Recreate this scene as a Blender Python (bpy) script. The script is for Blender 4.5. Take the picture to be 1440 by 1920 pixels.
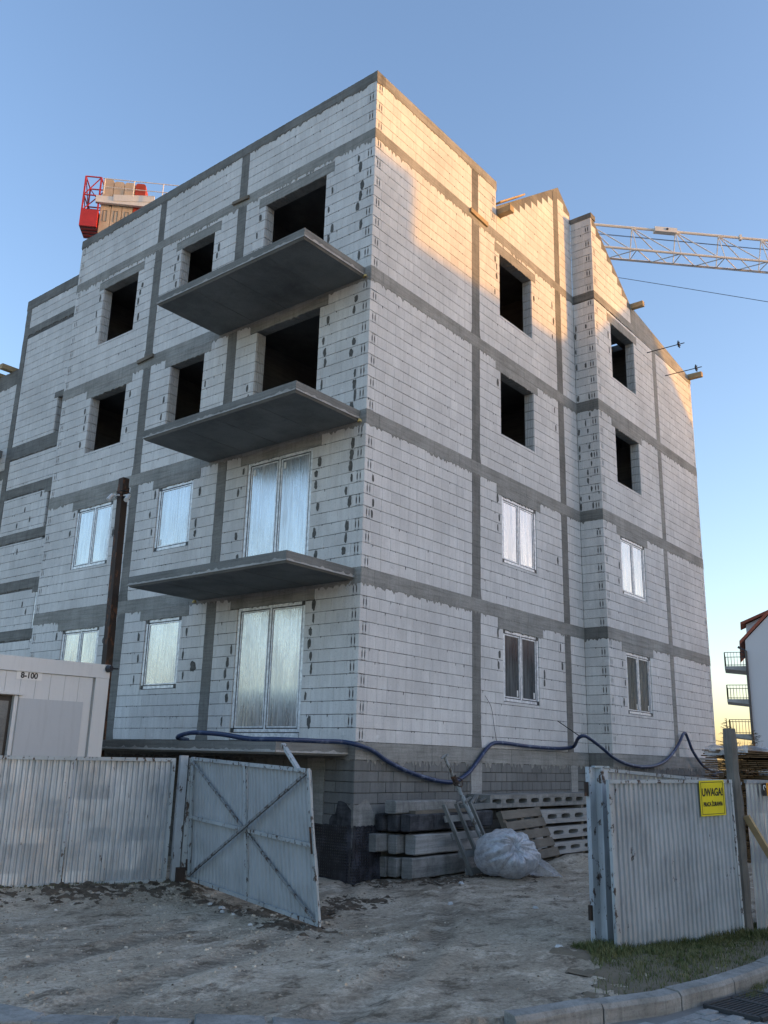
import bpy, bmesh, math, random
from mathutils import Vector, Matrix
random.seed(11)
rnd = random.random
def ru(a, b): return a + (b - a) * rnd()
for o in list(bpy.data.objects): bpy.data.objects.remove(o)
scene = bpy.context.scene
COL = scene.collection

# ------------------------------------------------------------------ camera
CAM = Vector((-10.7596, -9.2258, -0.264))
YAW = math.radians(55) - 0.2755; PIT = 0.2713; ROL = 0.0265
F = Vector((math.cos(PIT) * math.cos(YAW), math.cos(PIT) * math.sin(YAW), math.sin(PIT)))
Rr = Vector((math.sin(YAW), -math.cos(YAW), 0)); Uu = Rr.cross(F)
R2 = Rr * math.cos(ROL) + Uu * math.sin(ROL); U2 = -Rr * math.sin(ROL) + Uu * math.cos(ROL)
cd = bpy.data.cameras.new('camera'); cam = bpy.data.objects.new('camera', cd); COL.objects.link(cam)
m = Matrix.Identity(4)
for i in range(3): m[i][0] = R2[i]; m[i][1] = U2[i]; m[i][2] = -F[i]; m[i][3] = CAM[i]
cam.matrix_world = m
cd.sensor_fit = 'VERTICAL'; cd.sensor_height = 36; cd.lens = 1672.82 / 1920 * 36
cd.clip_start = 0.05; cd.clip_end = 5000
scene.camera = cam
scene.render.resolution_x = 768; scene.render.resolution_y = 1024

# ------------------------------------------------------------------ sky, sun, exposure
SUN_EL = math.radians(5.5)
SUN_H = Vector((0.53, -0.85)).normalized()             # horizontal direction towards the sun
world = bpy.data.worlds.new('World'); scene.world = world; world.use_nodes = True
nt = world.node_tree; nt.nodes.clear()
sky = nt.nodes.new('ShaderNodeTexSky'); sky.sky_type = 'NISHITA'; sky.sun_disc = False
sky.sun_elevation = SUN_EL; sky.sun_rotation = math.atan2(SUN_H.x, SUN_H.y)
sky.altitude = 100; sky.air_density = 1.0; sky.dust_density = 1.25; sky.ozone_density = 2.3
bg = nt.nodes.new('ShaderNodeBackground'); bg.inputs['Strength'].default_value = 0.15
wo = nt.nodes.new('ShaderNodeOutputWorld')
wb = nt.nodes.new('ShaderNodeMix'); wb.data_type = 'RGBA'; wb.blend_type = 'MULTIPLY'; wb.inputs[0].default_value = 1; wb.inputs[7].default_value = (1.08, .925, .925, 1)   # even white balance of the whole sky
nt.links.new(sky.outputs[0], wb.inputs[6]); nt.links.new(wb.outputs[2], bg.inputs[0]); nt.links.new(bg.outputs[0], wo.inputs[0])
sd = bpy.data.lights.new('sun', 'SUN'); sd.energy = 1.0; sd.angle = math.radians(0.53); sd.color = (1.0, 0.42, 0.0)
sun = bpy.data.objects.new('sun', sd); COL.objects.link(sun)
sv = Vector((SUN_H.x * math.cos(SUN_EL), SUN_H.y * math.cos(SUN_EL), math.sin(SUN_EL)))
sun.rotation_euler = sv.to_track_quat('Z', 'Y').to_euler(); sun.location = (20, -30, 30)
scene.view_settings.view_transform = 'Standard'; scene.view_settings.look = 'None'
scene.view_settings.exposure = 2.12; scene.view_settings.gamma = 1

# ------------------------------------------------------------------ materials
MATS = {}
class NM:
    def __init__(s, name):
        s.m = bpy.data.materials.new(name); s.m.use_nodes = True; s.t = s.m.node_tree; s.t.nodes.clear()
        s.out = s.t.nodes.new('ShaderNodeOutputMaterial'); s.b = s.t.nodes.new('ShaderNodeBsdfPrincipled')
        s.t.links.new(s.b.outputs[0], s.out.inputs[0]); s._pos = None; MATS[name] = s.m
    def n(s, k, **kw):
        x = s.t.nodes.new(k)
        for a, v in kw.items(): setattr(x, a, v)
        return x
    def l(s, a, b): s.t.links.new(a, b)
    def pos(s, sc=(1, 1, 1), local=False):
        if local: src = s.n('ShaderNodeTexCoord').outputs['Object']
        else: src = s.n('ShaderNodeNewGeometry').outputs['Position']
        mp = s.n('ShaderNodeMapping'); mp.inputs['Scale'].default_value = sc; s.l(src, mp.inputs[0]); return mp.outputs[0]
    def noise(s, scale, detail=4, rough=.55, sc=(1, 1, 1), local=False):
        x = s.n('ShaderNodeTexNoise'); x.inputs['Scale'].default_value = scale; x.inputs['Detail'].default_value = detail
        x.inputs['Roughness'].default_value = rough; s.l(s.pos(sc, local), x.inputs['Vector']); return x.outputs['Fac']
    def ramp(s, fac, stops):
        x = s.n('ShaderNodeValToRGB'); e = x.color_ramp.elements
        while len(e) < len(stops): e.new(.5)
        for i, (p, c) in enumerate(stops):
            e[i].position = p; e[i].color = (c[0], c[1], c[2], 1) if hasattr(c, '__len__') else (c, c, c, 1)
        s.l(fac, x.inputs[0]); return x.outputs[0]
    def mix(s, fac, a, b, mode='MIX'):
        x = s.n('ShaderNodeMix'); x.data_type = 'RGBA'; x.blend_type = mode
        for q, v in ((0, fac), (6, a), (7, b)):
            if isinstance(v, (int, float)): x.inputs[q].default_value = v
            elif isinstance(v, tuple): x.inputs[q].default_value = (v[0], v[1], v[2], 1)
            else: s.l(v, x.inputs[q])
        return x.outputs[2]
    def attr(s, name):
        x = s.n('ShaderNodeAttribute'); x.attribute_name = name; return x.outputs['Fac']
    def base(s, c):
        if isinstance(c, tuple): s.b.inputs['Base Color'].default_value = (c[0], c[1], c[2], 1)
        else: s.l(c, s.b.inputs['Base Color'])
    def rough(s, v):
        if isinstance(v, (int, float)): s.b.inputs['Roughness'].default_value = v
        else: s.l(v, s.b.inputs['Roughness'])
    def bump(s, h, strength=.3, dist=.01):
        x = s.n('ShaderNodeBump'); x.inputs['Strength'].default_value = strength; x.inputs['Distance'].default_value = dist
        s.l(h, x.inputs['Height']); s.l(x.outputs[0], s.b.inputs['Normal'])
    def spec(s, v): s.b.inputs['Specular IOR Level'].default_value = v

def mk_block(name, lo, hi, stain, streak=.35):
    q = NM(name)
    c = q.mix(q.attr('tone'), lo, hi)
    st = q.ramp(q.noise(.8, 6, .65), [(.30, .78), (.62, 1.0)])
    c = q.mix(1.0, c, st, 'MULTIPLY')
    v = q.ramp(q.noise(2.2, 4, .6, (6, 6, .45)), [(.42, 0), (.72, 1)])
    sm = q.n('ShaderNodeMath', operation='MULTIPLY'); q.l(v, sm.inputs[0]); sm.inputs[1].default_value = streak
    c = q.mix(sm.outputs[0], c, stain)
    c = q.mix(q.ramp(q.noise(5.5, 6, .7, (1, 1, 1.6)), [(.60, 0), (.70, .42)]), c, tuple(x * .62 for x in lo))
    c = q.mix(q.ramp(q.noise(3.1, 5, .65), [(.62, 0), (.72, .35)]), c, tuple(min(.85, x * 1.15) for x in hi))
    sp = q.ramp(q.noise(38, 3, .7), [(.30, .78), (.46, 1.0)])
    c = q.mix(1.0, c, sp, 'MULTIPLY')
    q.base(c); q.rough(.9); q.spec(.25); q.bump(q.noise(55, 4, .7), .35, .004)
mk_block('silicate', (.63, .62, .60), (.76, .75, .725), (.49, .48, .465), .5)
mk_block('grey_block', (.13, .13, .125), (.22, .22, .21), (.30, .30, .29), .3)

def mk_conc(name, lo, hi, streak=(.12, .12, .115), k=.4, sc=1.3, bump=.4):
    q = NM(name)
    c = q.mix(q.ramp(q.noise(sc, 6, .65), [(.3, 0), (.7, 1)]), lo, hi)
    v = q.ramp(q.noise(3.0, 4, .6, (5, 5, .5)), [(.5, 0), (.8, 1)])
    sm = q.n('ShaderNodeMath', operation='MULTIPLY'); q.l(v, sm.inputs[0]); sm.inputs[1].default_value = k
    c = q.mix(sm.outputs[0], c, streak)
    c = q.mix(1.0, c, q.ramp(q.noise(3.2, 5, .7, (.35, .35, 7)), [(.32, .74), (.55, 1.05)]), 'MULTIPLY')
    c = q.mix(1.0, c, q.ramp(q.noise(60, 3, .7), [(.3, .72), (.5, 1.0)]), 'MULTIPLY')
    q.base(c); q.rough(.92); q.spec(.2); q.bump(q.noise(42, 5, .75), bump, .008)
mk_conc('concrete', (.22, .218, .20), (.37, .362, .335))
mk_conc('concrete_dark', (.14, .138, .128), (.25, .246, .228), (.08, .08, .075), .5)
mk_conc('concrete_pale', (.32, .315, .297), (.43, .42, .397), (.2, .2, .19), .4)
mk_conc('slab_concrete', (.15, .153, .145), (.23, .23, .216), (.12, .125, .115), .3, .6, .15)
mk_conc('old_concrete', (.17, .165, .15), (.34, .33, .305), (.1, .1, .095), .5, 4)
mk_conc('tarred_concrete', (.022, .022, .024), (.10, .10, .105), (.2, .2, .2), .25, 5)
mk_conc('mortar', (.085, .084, .078), (.155, .152, .143), (.09, .09, .085), .3, 6)
mk_conc('joint_mortar', (.10, .10, .095), (.17, .165, .155), (.07, .07, .07), .3, 6)
mk_conc('inner_wall', (.11, .105, .10), (.18, .17, .16), (.14, .14, .13), .3)  # darker than bare concrete: the dimness of the rooms is in the colour
mk_conc('paver', (.26, .255, .24), (.38, .375, .355), (.15, .145, .135), .4, 5)
mk_conc('stone', (.25, .225, .19), (.52, .48, .43), (.12, .115, .105), .3, 9)
mk_conc('kerb_stone', (.20, .195, .175), (.36, .35, .32), (.10, .098, .09), .6, 3)
mk_conc('gravel_white', (.50, .49, .47), (.66, .65, .62), (.3, .3, .28), .3, 9)

def mk_paint(name, col, rust=(.055, .036, .027), amount=.56, rough=.5, metal=0., grime=.35, scale=6, smudge=0.):
    q = NM(name)
    c = q.mix(q.ramp(q.noise(1.7, 5, .6), [(.3, 0), (.75, 1)]), col, tuple(x * (1 - grime) for x in col))
    v = q.ramp(q.noise(5, 4, .65, (4, 4, .35)), [(.5, 0), (.75, 1)])
    sm = q.n('ShaderNodeMath', operation='MULTIPLY'); q.l(v, sm.inputs[0]); sm.inputs[1].default_value = .12 + grime * .8
    c = q.mix(sm.outputs[0], c, tuple(x * .45 for x in col))
    if smudge: c = q.mix(q.ramp(q.noise(2.6, 3, .5, (3, 3, 1.2)), [(.57, 0), (.70, smudge)]), c, tuple(x * .35 for x in col))
    r = q.ramp(q.noise(scale, 8, .7, (1.6, 1.6, .8)), [(amount + .06, 0), (amount + .09, 1)])
    c = q.mix(r, c, rust)
    q.base(c); q.rough(rough); q.b.inputs['Metallic'].default_value = metal; q.spec(.4); q.bump(q.noise(14, 5, .65), .25, .008)
mk_paint('fence_sheet', (.46, .50, .53), amount=.585, rough=.36, metal=.25, grime=.36, smudge=.32)
mk_paint('gate_sheet', (.41, .445, .465), amount=.63, rough=.5, grime=.25)
mk_paint('gate_frame', (.44, .48, .49), amount=.50, scale=11)
mk_paint('zinc_sheet', (.52, .55, .58), amount=.68, rough=.32, metal=.55, grime=.25)
mk_paint('brace_paint', (.27, .29, .295), amount=.47, scale=13)
mk_paint('post_paint', (.46, .50, .53), amount=.52, scale=8)
mk_paint('rusty_steel', (.05, .034, .026), (.12, .055, .03), amount=.49, rough=.8, scale=4)
mk_paint('container_paint', (.64, .65, .64), amount=.80, rough=.45, grime=.05)
mk_paint('container_panel', (.47, .50, .52), amount=.80, rough=.45, grime=.04)
mk_paint('crane_cream', (.70, .69, .66), amount=.66, rough=.5, grime=.15)
mk_paint('crane_red', (.48, .035, .03), (.16, .02, .02), amount=.68, rough=.45, grime=.25)
mk_paint('weight_concrete', (.55, .45, .34), (.13, .11, .09), amount=.55, rough=.9, grime=.35, scale=2)
mk_paint('weight_red', (.42, .06, .035), (.2, .05, .03), amount=.62, rough=.8, grime=.25, scale=2)
mk_paint('prop_steel', (.34, .35, .34), (.09, .075, .06), amount=.47, rough=.6, scale=9)
mk_paint('grate_iron', (.055, .055, .055), (.09, .05, .03), amount=.55, rough=.65)

def mk_wood(name, lo, hi, sc=(1, 1, 1)):
    q = NM(name)
    c = q.mix(q.noise(9, 6, .7, sc), lo, hi)
    c = q.mix(1.0, c, q.ramp(q.noise(2, 4, .6), [(.3, .65), (.6, 1)]), 'MULTIPLY')
    q.base(c); q.rough(.85); q.spec(.2); q.bump(q.noise(30, 5, .7, sc), .4, .006)
mk_wood('old_wood', (.12, .10, .075), (.26, .225, .18), (.4, 3, 3))
mk_wood('grey_wood', (.15, .15, .14), (.30, .295, .27), (3, 3, .4))
mk_wood('post_wood', (.09, .085, .075), (.24, .225, .20), (4, 4, .3))
mk_wood('new_wood', (.38, .27, .14), (.55, .42, .25), (1, 1, 1))
mk_wood('stack_wood', (.10, .055, .026), (.30, .19, .10), (1, 1, 6))
mk_wood('bark', (.05, .04, .03), (.11, .09, .07))
q = NM('needles'); q.base(q.mix(q.noise(3), (.018, .03, .016), (.05, .07, .035))); q.rough(.8)
q = NM('twigs'); q.base(q.mix(q.noise(3), (.09, .06, .05), (.15, .11, .09))); q.rough(.9)
q = NM('grass_blade'); q.base(q.mix(q.ramp(q.noise(9, 4, .7), [(.35, 0), (.65, 1)]), (.055, .078, .022), (.20, .19, .085))); q.rough(.8); q.spec(.2)
q = NM('black_plastic'); q.base((.02, .021, .023)); q.rough(.5)
q = NM('white_plastic'); q.base((.62, .63, .63)); q.rough(.4)
q = NM('hose_blue'); q.base(q.mix(q.ramp(q.noise(7, 5), [(.56, 0), (.66, 1)]), (.014, .03, .085), (.10, .13, .2))); q.rough(.45)
q = NM('pink_paint'); q.base((.75, .05, .2)); q.rough(.6)
q = NM('sign_yellow'); q.base(q.mix(q.ramp(q.noise(5, 5), [(.45, 0), (.75, .5)]), (.72, .60, .015), (.50, .42, .03))); q.rough(.4)
q = NM('sign_orange'); q.base((.72, .30, .015)); q.rough(.4)
q = NM('sign_black'); q.base((.012, .012, .012)); q.rough(.5)
q = NM('sign_white'); q.base((.72, .72, .69)); q.rough(.4)
q = NM('wire_black'); q.base((.012, .012, .012)); q.rough(.5)
q = NM('white_render'); q.base(q.mix(q.noise(.4, 4), (.50, .51, .53), (.56, .57, .59))); q.rough(.9)
q = NM('yellow_render'); q.base(q.mix(q.noise(.4, 4), (.20, .20, .19), (.27, .27, .26))); q.rough(.9)
q = NM('roof_tile'); q.base(q.mix(q.noise(2, 5), (.22, .06, .035), (.32, .10, .06))); q.rough(.8)
q = NM('dark_metal'); q.base((.03, .03, .034)); q.rough(.45)
q = NM('house_glass'); q.base((.03, .035, .04)); q.rough(.1)
q = NM('foam'); q.base((.55, .42, .16)); q.rough(.95)
q = NM('rubbish_dark'); q.base(q.mix(q.noise(9, 4), (.03, .028, .025), (.22, .18, .13))); q.rough(.9)

# window frame wrapped in pale tape
q = NM('frame_tape'); q.base(q.mix(q.ramp(q.noise(14, 4, .6), [(.4, 0), (.6, 1)]), (.56, .58, .60), (.82, .83, .84))); q.rough(.38); q.b.inputs['Metallic'].default_value = .15; q.bump(q.noise(30, 4, .6), .4, .006)
q = NM('frame_dark'); q.base((.05, .053, .06)); q.rough(.4)
# pane behind a protective foil with vertical creases
def mk_pane(name, film, hazef):
    q = NM(name)
    streak = q.noise(26, 5, .65, (1, 1, .035))
    sub = q.noise(3.5, 4, .6, (1, 1, .25))
    q.base((.018, .02, .022)); q.rough(.05); q.bump(streak, .10, .01)
    g = q.n('ShaderNodeBsdfGlossy'); g.inputs['Color'].default_value = (.92, .93, .95, 1); g.inputs['Roughness'].default_value = .13
    bp = q.n('ShaderNodeBump'); bp.inputs['Strength'].default_value = .4; bp.inputs['Distance'].default_value = .014
    q.l(streak, bp.inputs['Height']); q.l(bp.outputs[0], g.inputs['Normal'])
    d = q.n('ShaderNodeBsdfDiffuse'); d.inputs['Color'].default_value = (.58, .59, .59, 1)
    fr = q.n('ShaderNodeLayerWeight'); fr.inputs['Blend'].default_value = .35
    a = q.n('ShaderNodeMath', operation='MULTIPLY_ADD'); q.l(fr.outputs['Fresnel'], a.inputs[0]); a.inputs[1].default_value = .42; a.inputs[2].default_value = film
    m1 = q.n('ShaderNodeMixShader'); q.l(a.outputs[0], m1.inputs[0]); q.l(q.b.outputs[0], m1.inputs[1]); q.l(g.outputs[0], m1.inputs[2])
    cr = q.ramp(streak, [(.36, hazef * .22), (.68, hazef)]); cs = q.ramp(sub, [(.35, .3), (.7, 1)])
    mm = q.n('ShaderNodeMath', operation='MULTIPLY'); q.l(cr, mm.inputs[0]); q.l(cs, mm.inputs[1])
    m2 = q.n('ShaderNodeMixShader'); q.l(mm.outputs[0], m2.inputs[0]); q.l(m1.outputs[0], m2.inputs[1]); q.l(d.outputs[0], m2.inputs[2])
    q.l(m2.outputs[0], q.out.inputs[0])
mk_pane('pane_foil', .06, .8)
mk_pane('pane_clear', .04, .25)
mk_pane('pane_bright', .34, .6)  # pane copy with a stronger mirror: bright sky reflection built into upper panes

# thin crumpled plastic
q = NM('plastic_film')
gl = q.n('ShaderNodeBsdfGlossy'); gl.inputs['Roughness'].default_value = .22; gl.inputs['Color'].default_value = (.9, .92, .95, 1)
df = q.n('ShaderNodeBsdfDiffuse'); df.inputs['Color'].default_value = (.78, .80, .82, 1)
tl = q.n('ShaderNodeBsdfTranslucent'); tl.inputs['Color'].default_value = (.65, .67, .69, 1)
tp = q.n('ShaderNodeBsdfTransparent')
cre = q.noise(11, 6, .7)
bp = q.n('ShaderNodeBump'); bp.inputs['Strength'].default_value = .55; bp.inputs['Distance'].default_value = .03; q.l(cre, bp.inputs['Height'])
for s_ in (gl, df, tl): q.l(bp.outputs[0], s_.inputs['Normal'])
a1 = q.n('ShaderNodeMixShader'); a1.inputs[0].default_value = .45; q.l(df.outputs[0], a1.inputs[1]); q.l(tl.outputs[0], a1.inputs[2])
a2 = q.n('ShaderNodeMixShader'); a2.inputs[0].default_value = .22; q.l(a1.outputs[0], a2.inputs[1]); q.l(gl.outputs[0], a2.inputs[2])
a3 = q.n('ShaderNodeMixShader'); q.l(q.ramp(cre, [(.35, .55), (.6, .12)]), a3.inputs[0]); q.l(a2.outputs[0], a3.inputs[1]); q.l(tp.outputs[0], a3.inputs[2])
q.l(a3.outputs[0], q.out.inputs[0])

# dimpled foundation membrane
q = NM('membrane')
vo = q.n('ShaderNodeTexVoronoi'); vo.inputs['Scale'].default_value = 24; vo.inputs['Randomness'].default_value = .15; q.l(q.pos(), vo.inputs['Vector'])
q.base(q.mix(q.ramp(q.noise(4, 5), [(.45, 0), (.75, .6)]), (.012, .012, .016), (.10, .10, .12))); q.rough(.45)
q.bump(q.ramp(vo.outputs['Distance'], [(.1, 1), (.45, 0)]), .9, .02)

q = NM('pebble'); q.base(q.mix(q.attr('tone'), (.10, .083, .06), (.62, .54, .43))); q.rough(.95); q.spec(.15); q.bump(q.noise(60, 3), .4, .004)
# bare trodden earth
q = NM('earth')
c = q.mix(q.ramp(q.noise(.55, 6, .62), [(.36, 0), (.62, 1)]), (.33, .275, .205), (.56, .47, .355))
c = q.mix(q.ramp(q.noise(1.6, 8, .72, (1, 1.7, 1)), [(.50, 0), (.60, .8)]), c, (.68, .585, .46))
c = q.mix(q.ramp(q.noise(2.6, 8, .74, (1, 1.5, 1)), [(.52, 0), (.63, .8)]), c, (.135, .105, .073))
c = q.mix(1.0, c, q.ramp(q.noise(24, 7, .8), [(.31, .46), (.57, 1.08)]), 'MULTIPLY')
pe = q.n('ShaderNodeTexVoronoi'); pe.inputs['Scale'].default_value = 22; q.l(q.pos(), pe.inputs['Vector'])
pm = q.ramp(pe.outputs['Distance'], [(.12, 1), (.22, 0)])
pk = q.n('ShaderNodeMath', operation='MULTIPLY'); q.l(pm, pk.inputs[0]); q.l(q.ramp(q.noise(1.1, 4), [(.45, 0), (.6, .7)]), pk.inputs[1])
c = q.mix(pk.outputs[0], c, (.40, .385, .36))
sx_ = q.n('ShaderNodeSeparateXYZ'); q.l(q.n('ShaderNodeNewGeometry').outputs['Position'], sx_.inputs[0])
def mth(op, a_, b_=None, c_=None):
    x_ = q.n('ShaderNodeMath', operation=op)
    for i_, v_ in enumerate((a_, b_, c_)):
        if v_ is None: continue
        if isinstance(v_, (int, float)): x_.inputs[i_].default_value = v_
        else: q.l(v_, x_.inputs[i_])
    return x_.outputs[0]
for off_ in (-.85, .85, 2.1):
    xa = mth('ADD', sx_.outputs['X'], 3.0); cv = mth('ADD', mth('MULTIPLY', mth('MULTIPLY', xa, xa), .05), mth('MULTIPLY_ADD', sx_.outputs['X'], .5, 2.6 - 3.9 + off_))
    dist = mth('ABSOLUTE', mth('SUBTRACT', sx_.outputs['Y'], cv)); dist = mth('ADD', dist, mth('MULTIPLY_ADD', q.noise(3, 5, .65), .22, -.11))
    rib = mth('MULTIPLY_ADD', mth('SINE', mth('MULTIPLY', mth('ADD', sx_.outputs['X'], sx_.outputs['Y']), 42.)), .25, .6)
    fac = mth('MULTIPLY', q.ramp(dist, [(.08, .75), (.19, 0)]), rib); fac = mth('MULTIPLY', fac, q.ramp(q.noise(.9, 4), [(.38, .15), (.55, 1)]))
    c = q.mix(fac, c, (.13, .102, .073))
q.base(c); q.rough(.95); q.spec(.15)
hb = q.n('ShaderNodeMath', operation='ADD'); q.l(q.noise(9, 8, .72), hb.inputs[0]); q.l(q.noise(45, 5, .7), hb.inputs[1])
q.bump(hb.outputs[0], .8, .03)
q = NM('dark_earth'); c = q.mix(q.ramp(q.noise(5, 7, .7), [(.35, 0), (.7, 1)]), (.07, .053, .037), (.21, .165, .12)); c = q.mix(q.ramp(q.noise(28, 4, .7), [(.6, 0), (.7, .7)]), c, (.36, .30, .235)); q.base(c); q.rough(.95); q.spec(.15); q.bump(q.noise(24, 7, .75), 1., .04)
q = NM('verge_soil'); q.base(q.mix(q.noise(6, 6, .7), (.09, .072, .045), (.27, .215, .145))); q.rough(.95); q.bump(q.noise(30, 6, .7), .7, .02)
q = NM('road_sand'); q.base(q.mix(q.noise(5, 6, .7), (.13, .125, .115), (.27, .26, .24))); q.rough(.95); q.bump(q.noise(40, 6, .7), .6, .01)

# ------------------------------------------------------------------ mesh helpers
BASE = {}
class MB:
    def __init__(s): s.v = []; s.f = []; s.t = []; s.tone = .5
    def add(s, vs, fs, tone=None):
        k = len(s.v); s.v.extend([Vector(p) for p in vs])
        for f in fs: s.f.append(tuple(i + k for i in f)); s.t.append(s.tone if tone is None else tone)
    def quad(s, a, b, c, d): s.add((a, b, c, d), ((0, 1, 2, 3),))
    def hexa(s, p):                                   # p: 4 bottom ring, 4 top ring
        s.add(p, ((3, 2, 1, 0), (4, 5, 6, 7), (0, 1, 5, 4), (1, 2, 6, 5), (2, 3, 7, 6), (3, 0, 4, 7)))
    def box(s, x0, y0, z0, x1, y1, z1):
        s.hexa(((x0, y0, z0), (x1, y0, z0), (x1, y1, z0), (x0, y1, z0), (x0, y0, z1), (x1, y0, z1), (x1, y1, z1), (x0, y1, z1)))
    def beam(s, a, b, w, h, up=Vector((0, 0, 1)), jit=0):   # a bar of section w x h
        a = Vector(a); b = Vector(b); d = (b - a).normalized()
        sx = d.cross(up)
        if sx.length < 1e-4: sx = d.cross(Vector((1, 0, 0)))
        sx.normalize(); sy = sx.cross(d)
        r = []
        for p in (a, b):
            for i, j in ((-1, -1), (1, -1), (1, 1), (-1, 1)):
                r.append(p + sx * (w / 2 * i + ru(-jit, jit)) + sy * (h / 2 * j + ru(-jit, jit)))
        s.hexa(r)
    def tube(s, pts, r, n=8, cap=True):
        pts = [Vector(p) for p in pts]; k = len(s.v); rr = r if hasattr(r, '__len__') else [r] * len(pts)
        pn = None; vs = []; fs = []
        for i, p in enumerate(pts):
            d = (pts[min(i + 1, len(pts) - 1)] - pts[max(i - 1, 0)]).normalized()
            if pn is None:
                pn = d.cross(Vector((0, 0, 1)))
                if pn.length < 1e-3: pn = d.cross(Vector((1, 0, 0)))
            pn = (pn - d * pn.dot(d)).normalized(); q = d.cross(pn)
            for j in range(n):
                a = 2 * math.pi * j / n; vs.append(p + (pn * math.cos(a) + q * math.sin(a)) * rr[i])
        for i in range(len(pts) - 1):
            for j in range(n): fs.append((i * n + j, i * n + (j + 1) % n, (i + 1) * n + (j + 1) % n, (i + 1) * n + j))
        if cap: fs.append(tuple(range(n - 1, -1, -1))); fs.append(tuple((len(pts) - 1) * n + j for j in range(n)))
        s.add(vs, fs)
    def build(s, name, mat, parent=None, base=None, smooth=False, recalc=True):
        if parent is not None: base = BASE[parent.name]
        elif base is None: base = Vector((0, 0, 0))
        base = Vector(base)
        me = bpy.data.meshes.new(name); me.from_pydata([p - base for p in s.v], [], s.f)
        at = me.attributes.new('tone', 'FLOAT', 'FACE'); at.data.foreach_set('value', s.t)
        if recalc:
            bm = bmesh.new(); bm.from_mesh(me); bmesh.ops.recalc_face_normals(bm, faces=bm.faces); bm.to_mesh(me); bm.free()
        if smooth: me.polygons.foreach_set('use_smooth', [True] * len(me.polygons))
        me.materials.append(MATS[mat]); o = bpy.data.objects.new(name, me); COL.objects.link(o)
        if parent is not None: o.parent = parent
        else: o.location = base
        BASE[o.name] = base
        return o
def tag(o, label=None, cat=None, group=None, kind=None):
    if label: o['label'] = label
    if cat: o['category'] = cat
    if group: o['group'] = group
    if kind: o['kind'] = kind
    return o
def thing(name, base, label, cat, group=None):
    o = bpy.data.objects.new(name, None); o.location = base; o.empty_display_size = .3; COL.objects.link(o); BASE[o.name] = Vector(base)
    return tag(o, label, cat, group)
def catmull(pts, n=8):
    pts = [Vector(p) for p in pts]; out = []
    for i in range(len(pts) - 1):
        p0 = pts[max(i - 1, 0)]; p1 = pts[i]; p2 = pts[i + 1]; p3 = pts[min(i + 2, len(pts) - 1)]
        for k in range(n):
            t = k / n
            out.append(.5 * ((2 * p1) + (p2 - p0) * t + (2 * p0 - 5 * p1 + 4 * p2 - p3) * t * t + (3 * p1 - p0 - 3 * p2 + p3) * t ** 3))
    out.append(pts[-1]); return out

class Plane:
    def __init__(s, o, U, N): s.o = Vector(o); s.U = Vector(U); s.N = Vector(N)
    def p(s, u, z, n=0.): return s.o + s.U * u + s.N * n + Vector((0, 0, z))
PR = Plane((0, 0, 0), (1, 0, 0), (0, -1, 0))
PP = Plane((0, -.575, 0), (1, 0, 0), (0, -1, 0))
PT = Plane((7.8626, 0, 0), (0, 1, 0), (-1, 0, 0))
PL = Plane((0, 0, 0), (0, 1, 0), (-1, 0, 0))
PS = Plane((.55, 0, 0), (0, 1, 0), (-1, 0, 0))
PF = Plane((.60, 0, 0), (0, 1, 0), (-1, 0, 0))
def pbox(mb, P, u0, u1, z0, z1, n0, n1):
    mb.hexa([P.p(u0, z0, n0), P.p(u1, z0, n0), P.p(u1, z0, n1), P.p(u0, z0, n1), P.p(u0, z1, n0), P.p(u1, z1, n0), P.p(u1, z1, n1), P.p(u0, z1, n1)])
def holecell(mb, P, u0, u1, z0, z1, hw, hh, n, depth, k=10, pw=3.):
    # a rectangular face with a rounded slot sunk into it
    cu = (u0 + u1) / 2; cz = (z0 + z1) / 2; A = []; B = []; D = []
    for j in range(k):
        a = 2 * math.pi * (j + .5) / k; ca, sa = math.cos(a), math.sin(a)
        e = (abs(ca) ** pw + abs(sa) ** pw) ** (-1 / pw)
        B.append((cu + hw * ca * e, cz + hh * sa * e))
        t = min((u1 - u0) / 2 / max(abs(ca), 1e-6), (z1 - z0) / 2 / max(abs(sa), 1e-6))
        A.append((cu + ca * t, cz + sa * t))
    vs = [P.p(u, z, n) for u, z in A] + [P.p(u, z, n) for u, z in B] + [P.p(u, z, n - depth) for u, z in B]
    fs = []
    for j in range(k):
        q_ = (j + 1) % k
        fs += [(j, q_, k + q_, k + j), (k + j, k + q_, 2 * k + q_, 2 * k + j)]
    fs.append(tuple(range(2 * k, 3 * k)))
    mb.add(vs, fs)
    cs = [(u0, z0), (u1, z0), (u1, z1), (u0, z1)]     # the four corner triangles left over by the ring
    for (cu_, cz_) in cs:
        near = sorted(range(k), key=lambda j: (A[j][0] - cu_) ** 2 + (A[j][1] - cz_) ** 2)[:2]
        mb.add([P.p(cu_, cz_, n), P.p(*A[near[0]], n), P.p(*A[near[1]], n)], ((0, 1, 2),))

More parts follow.
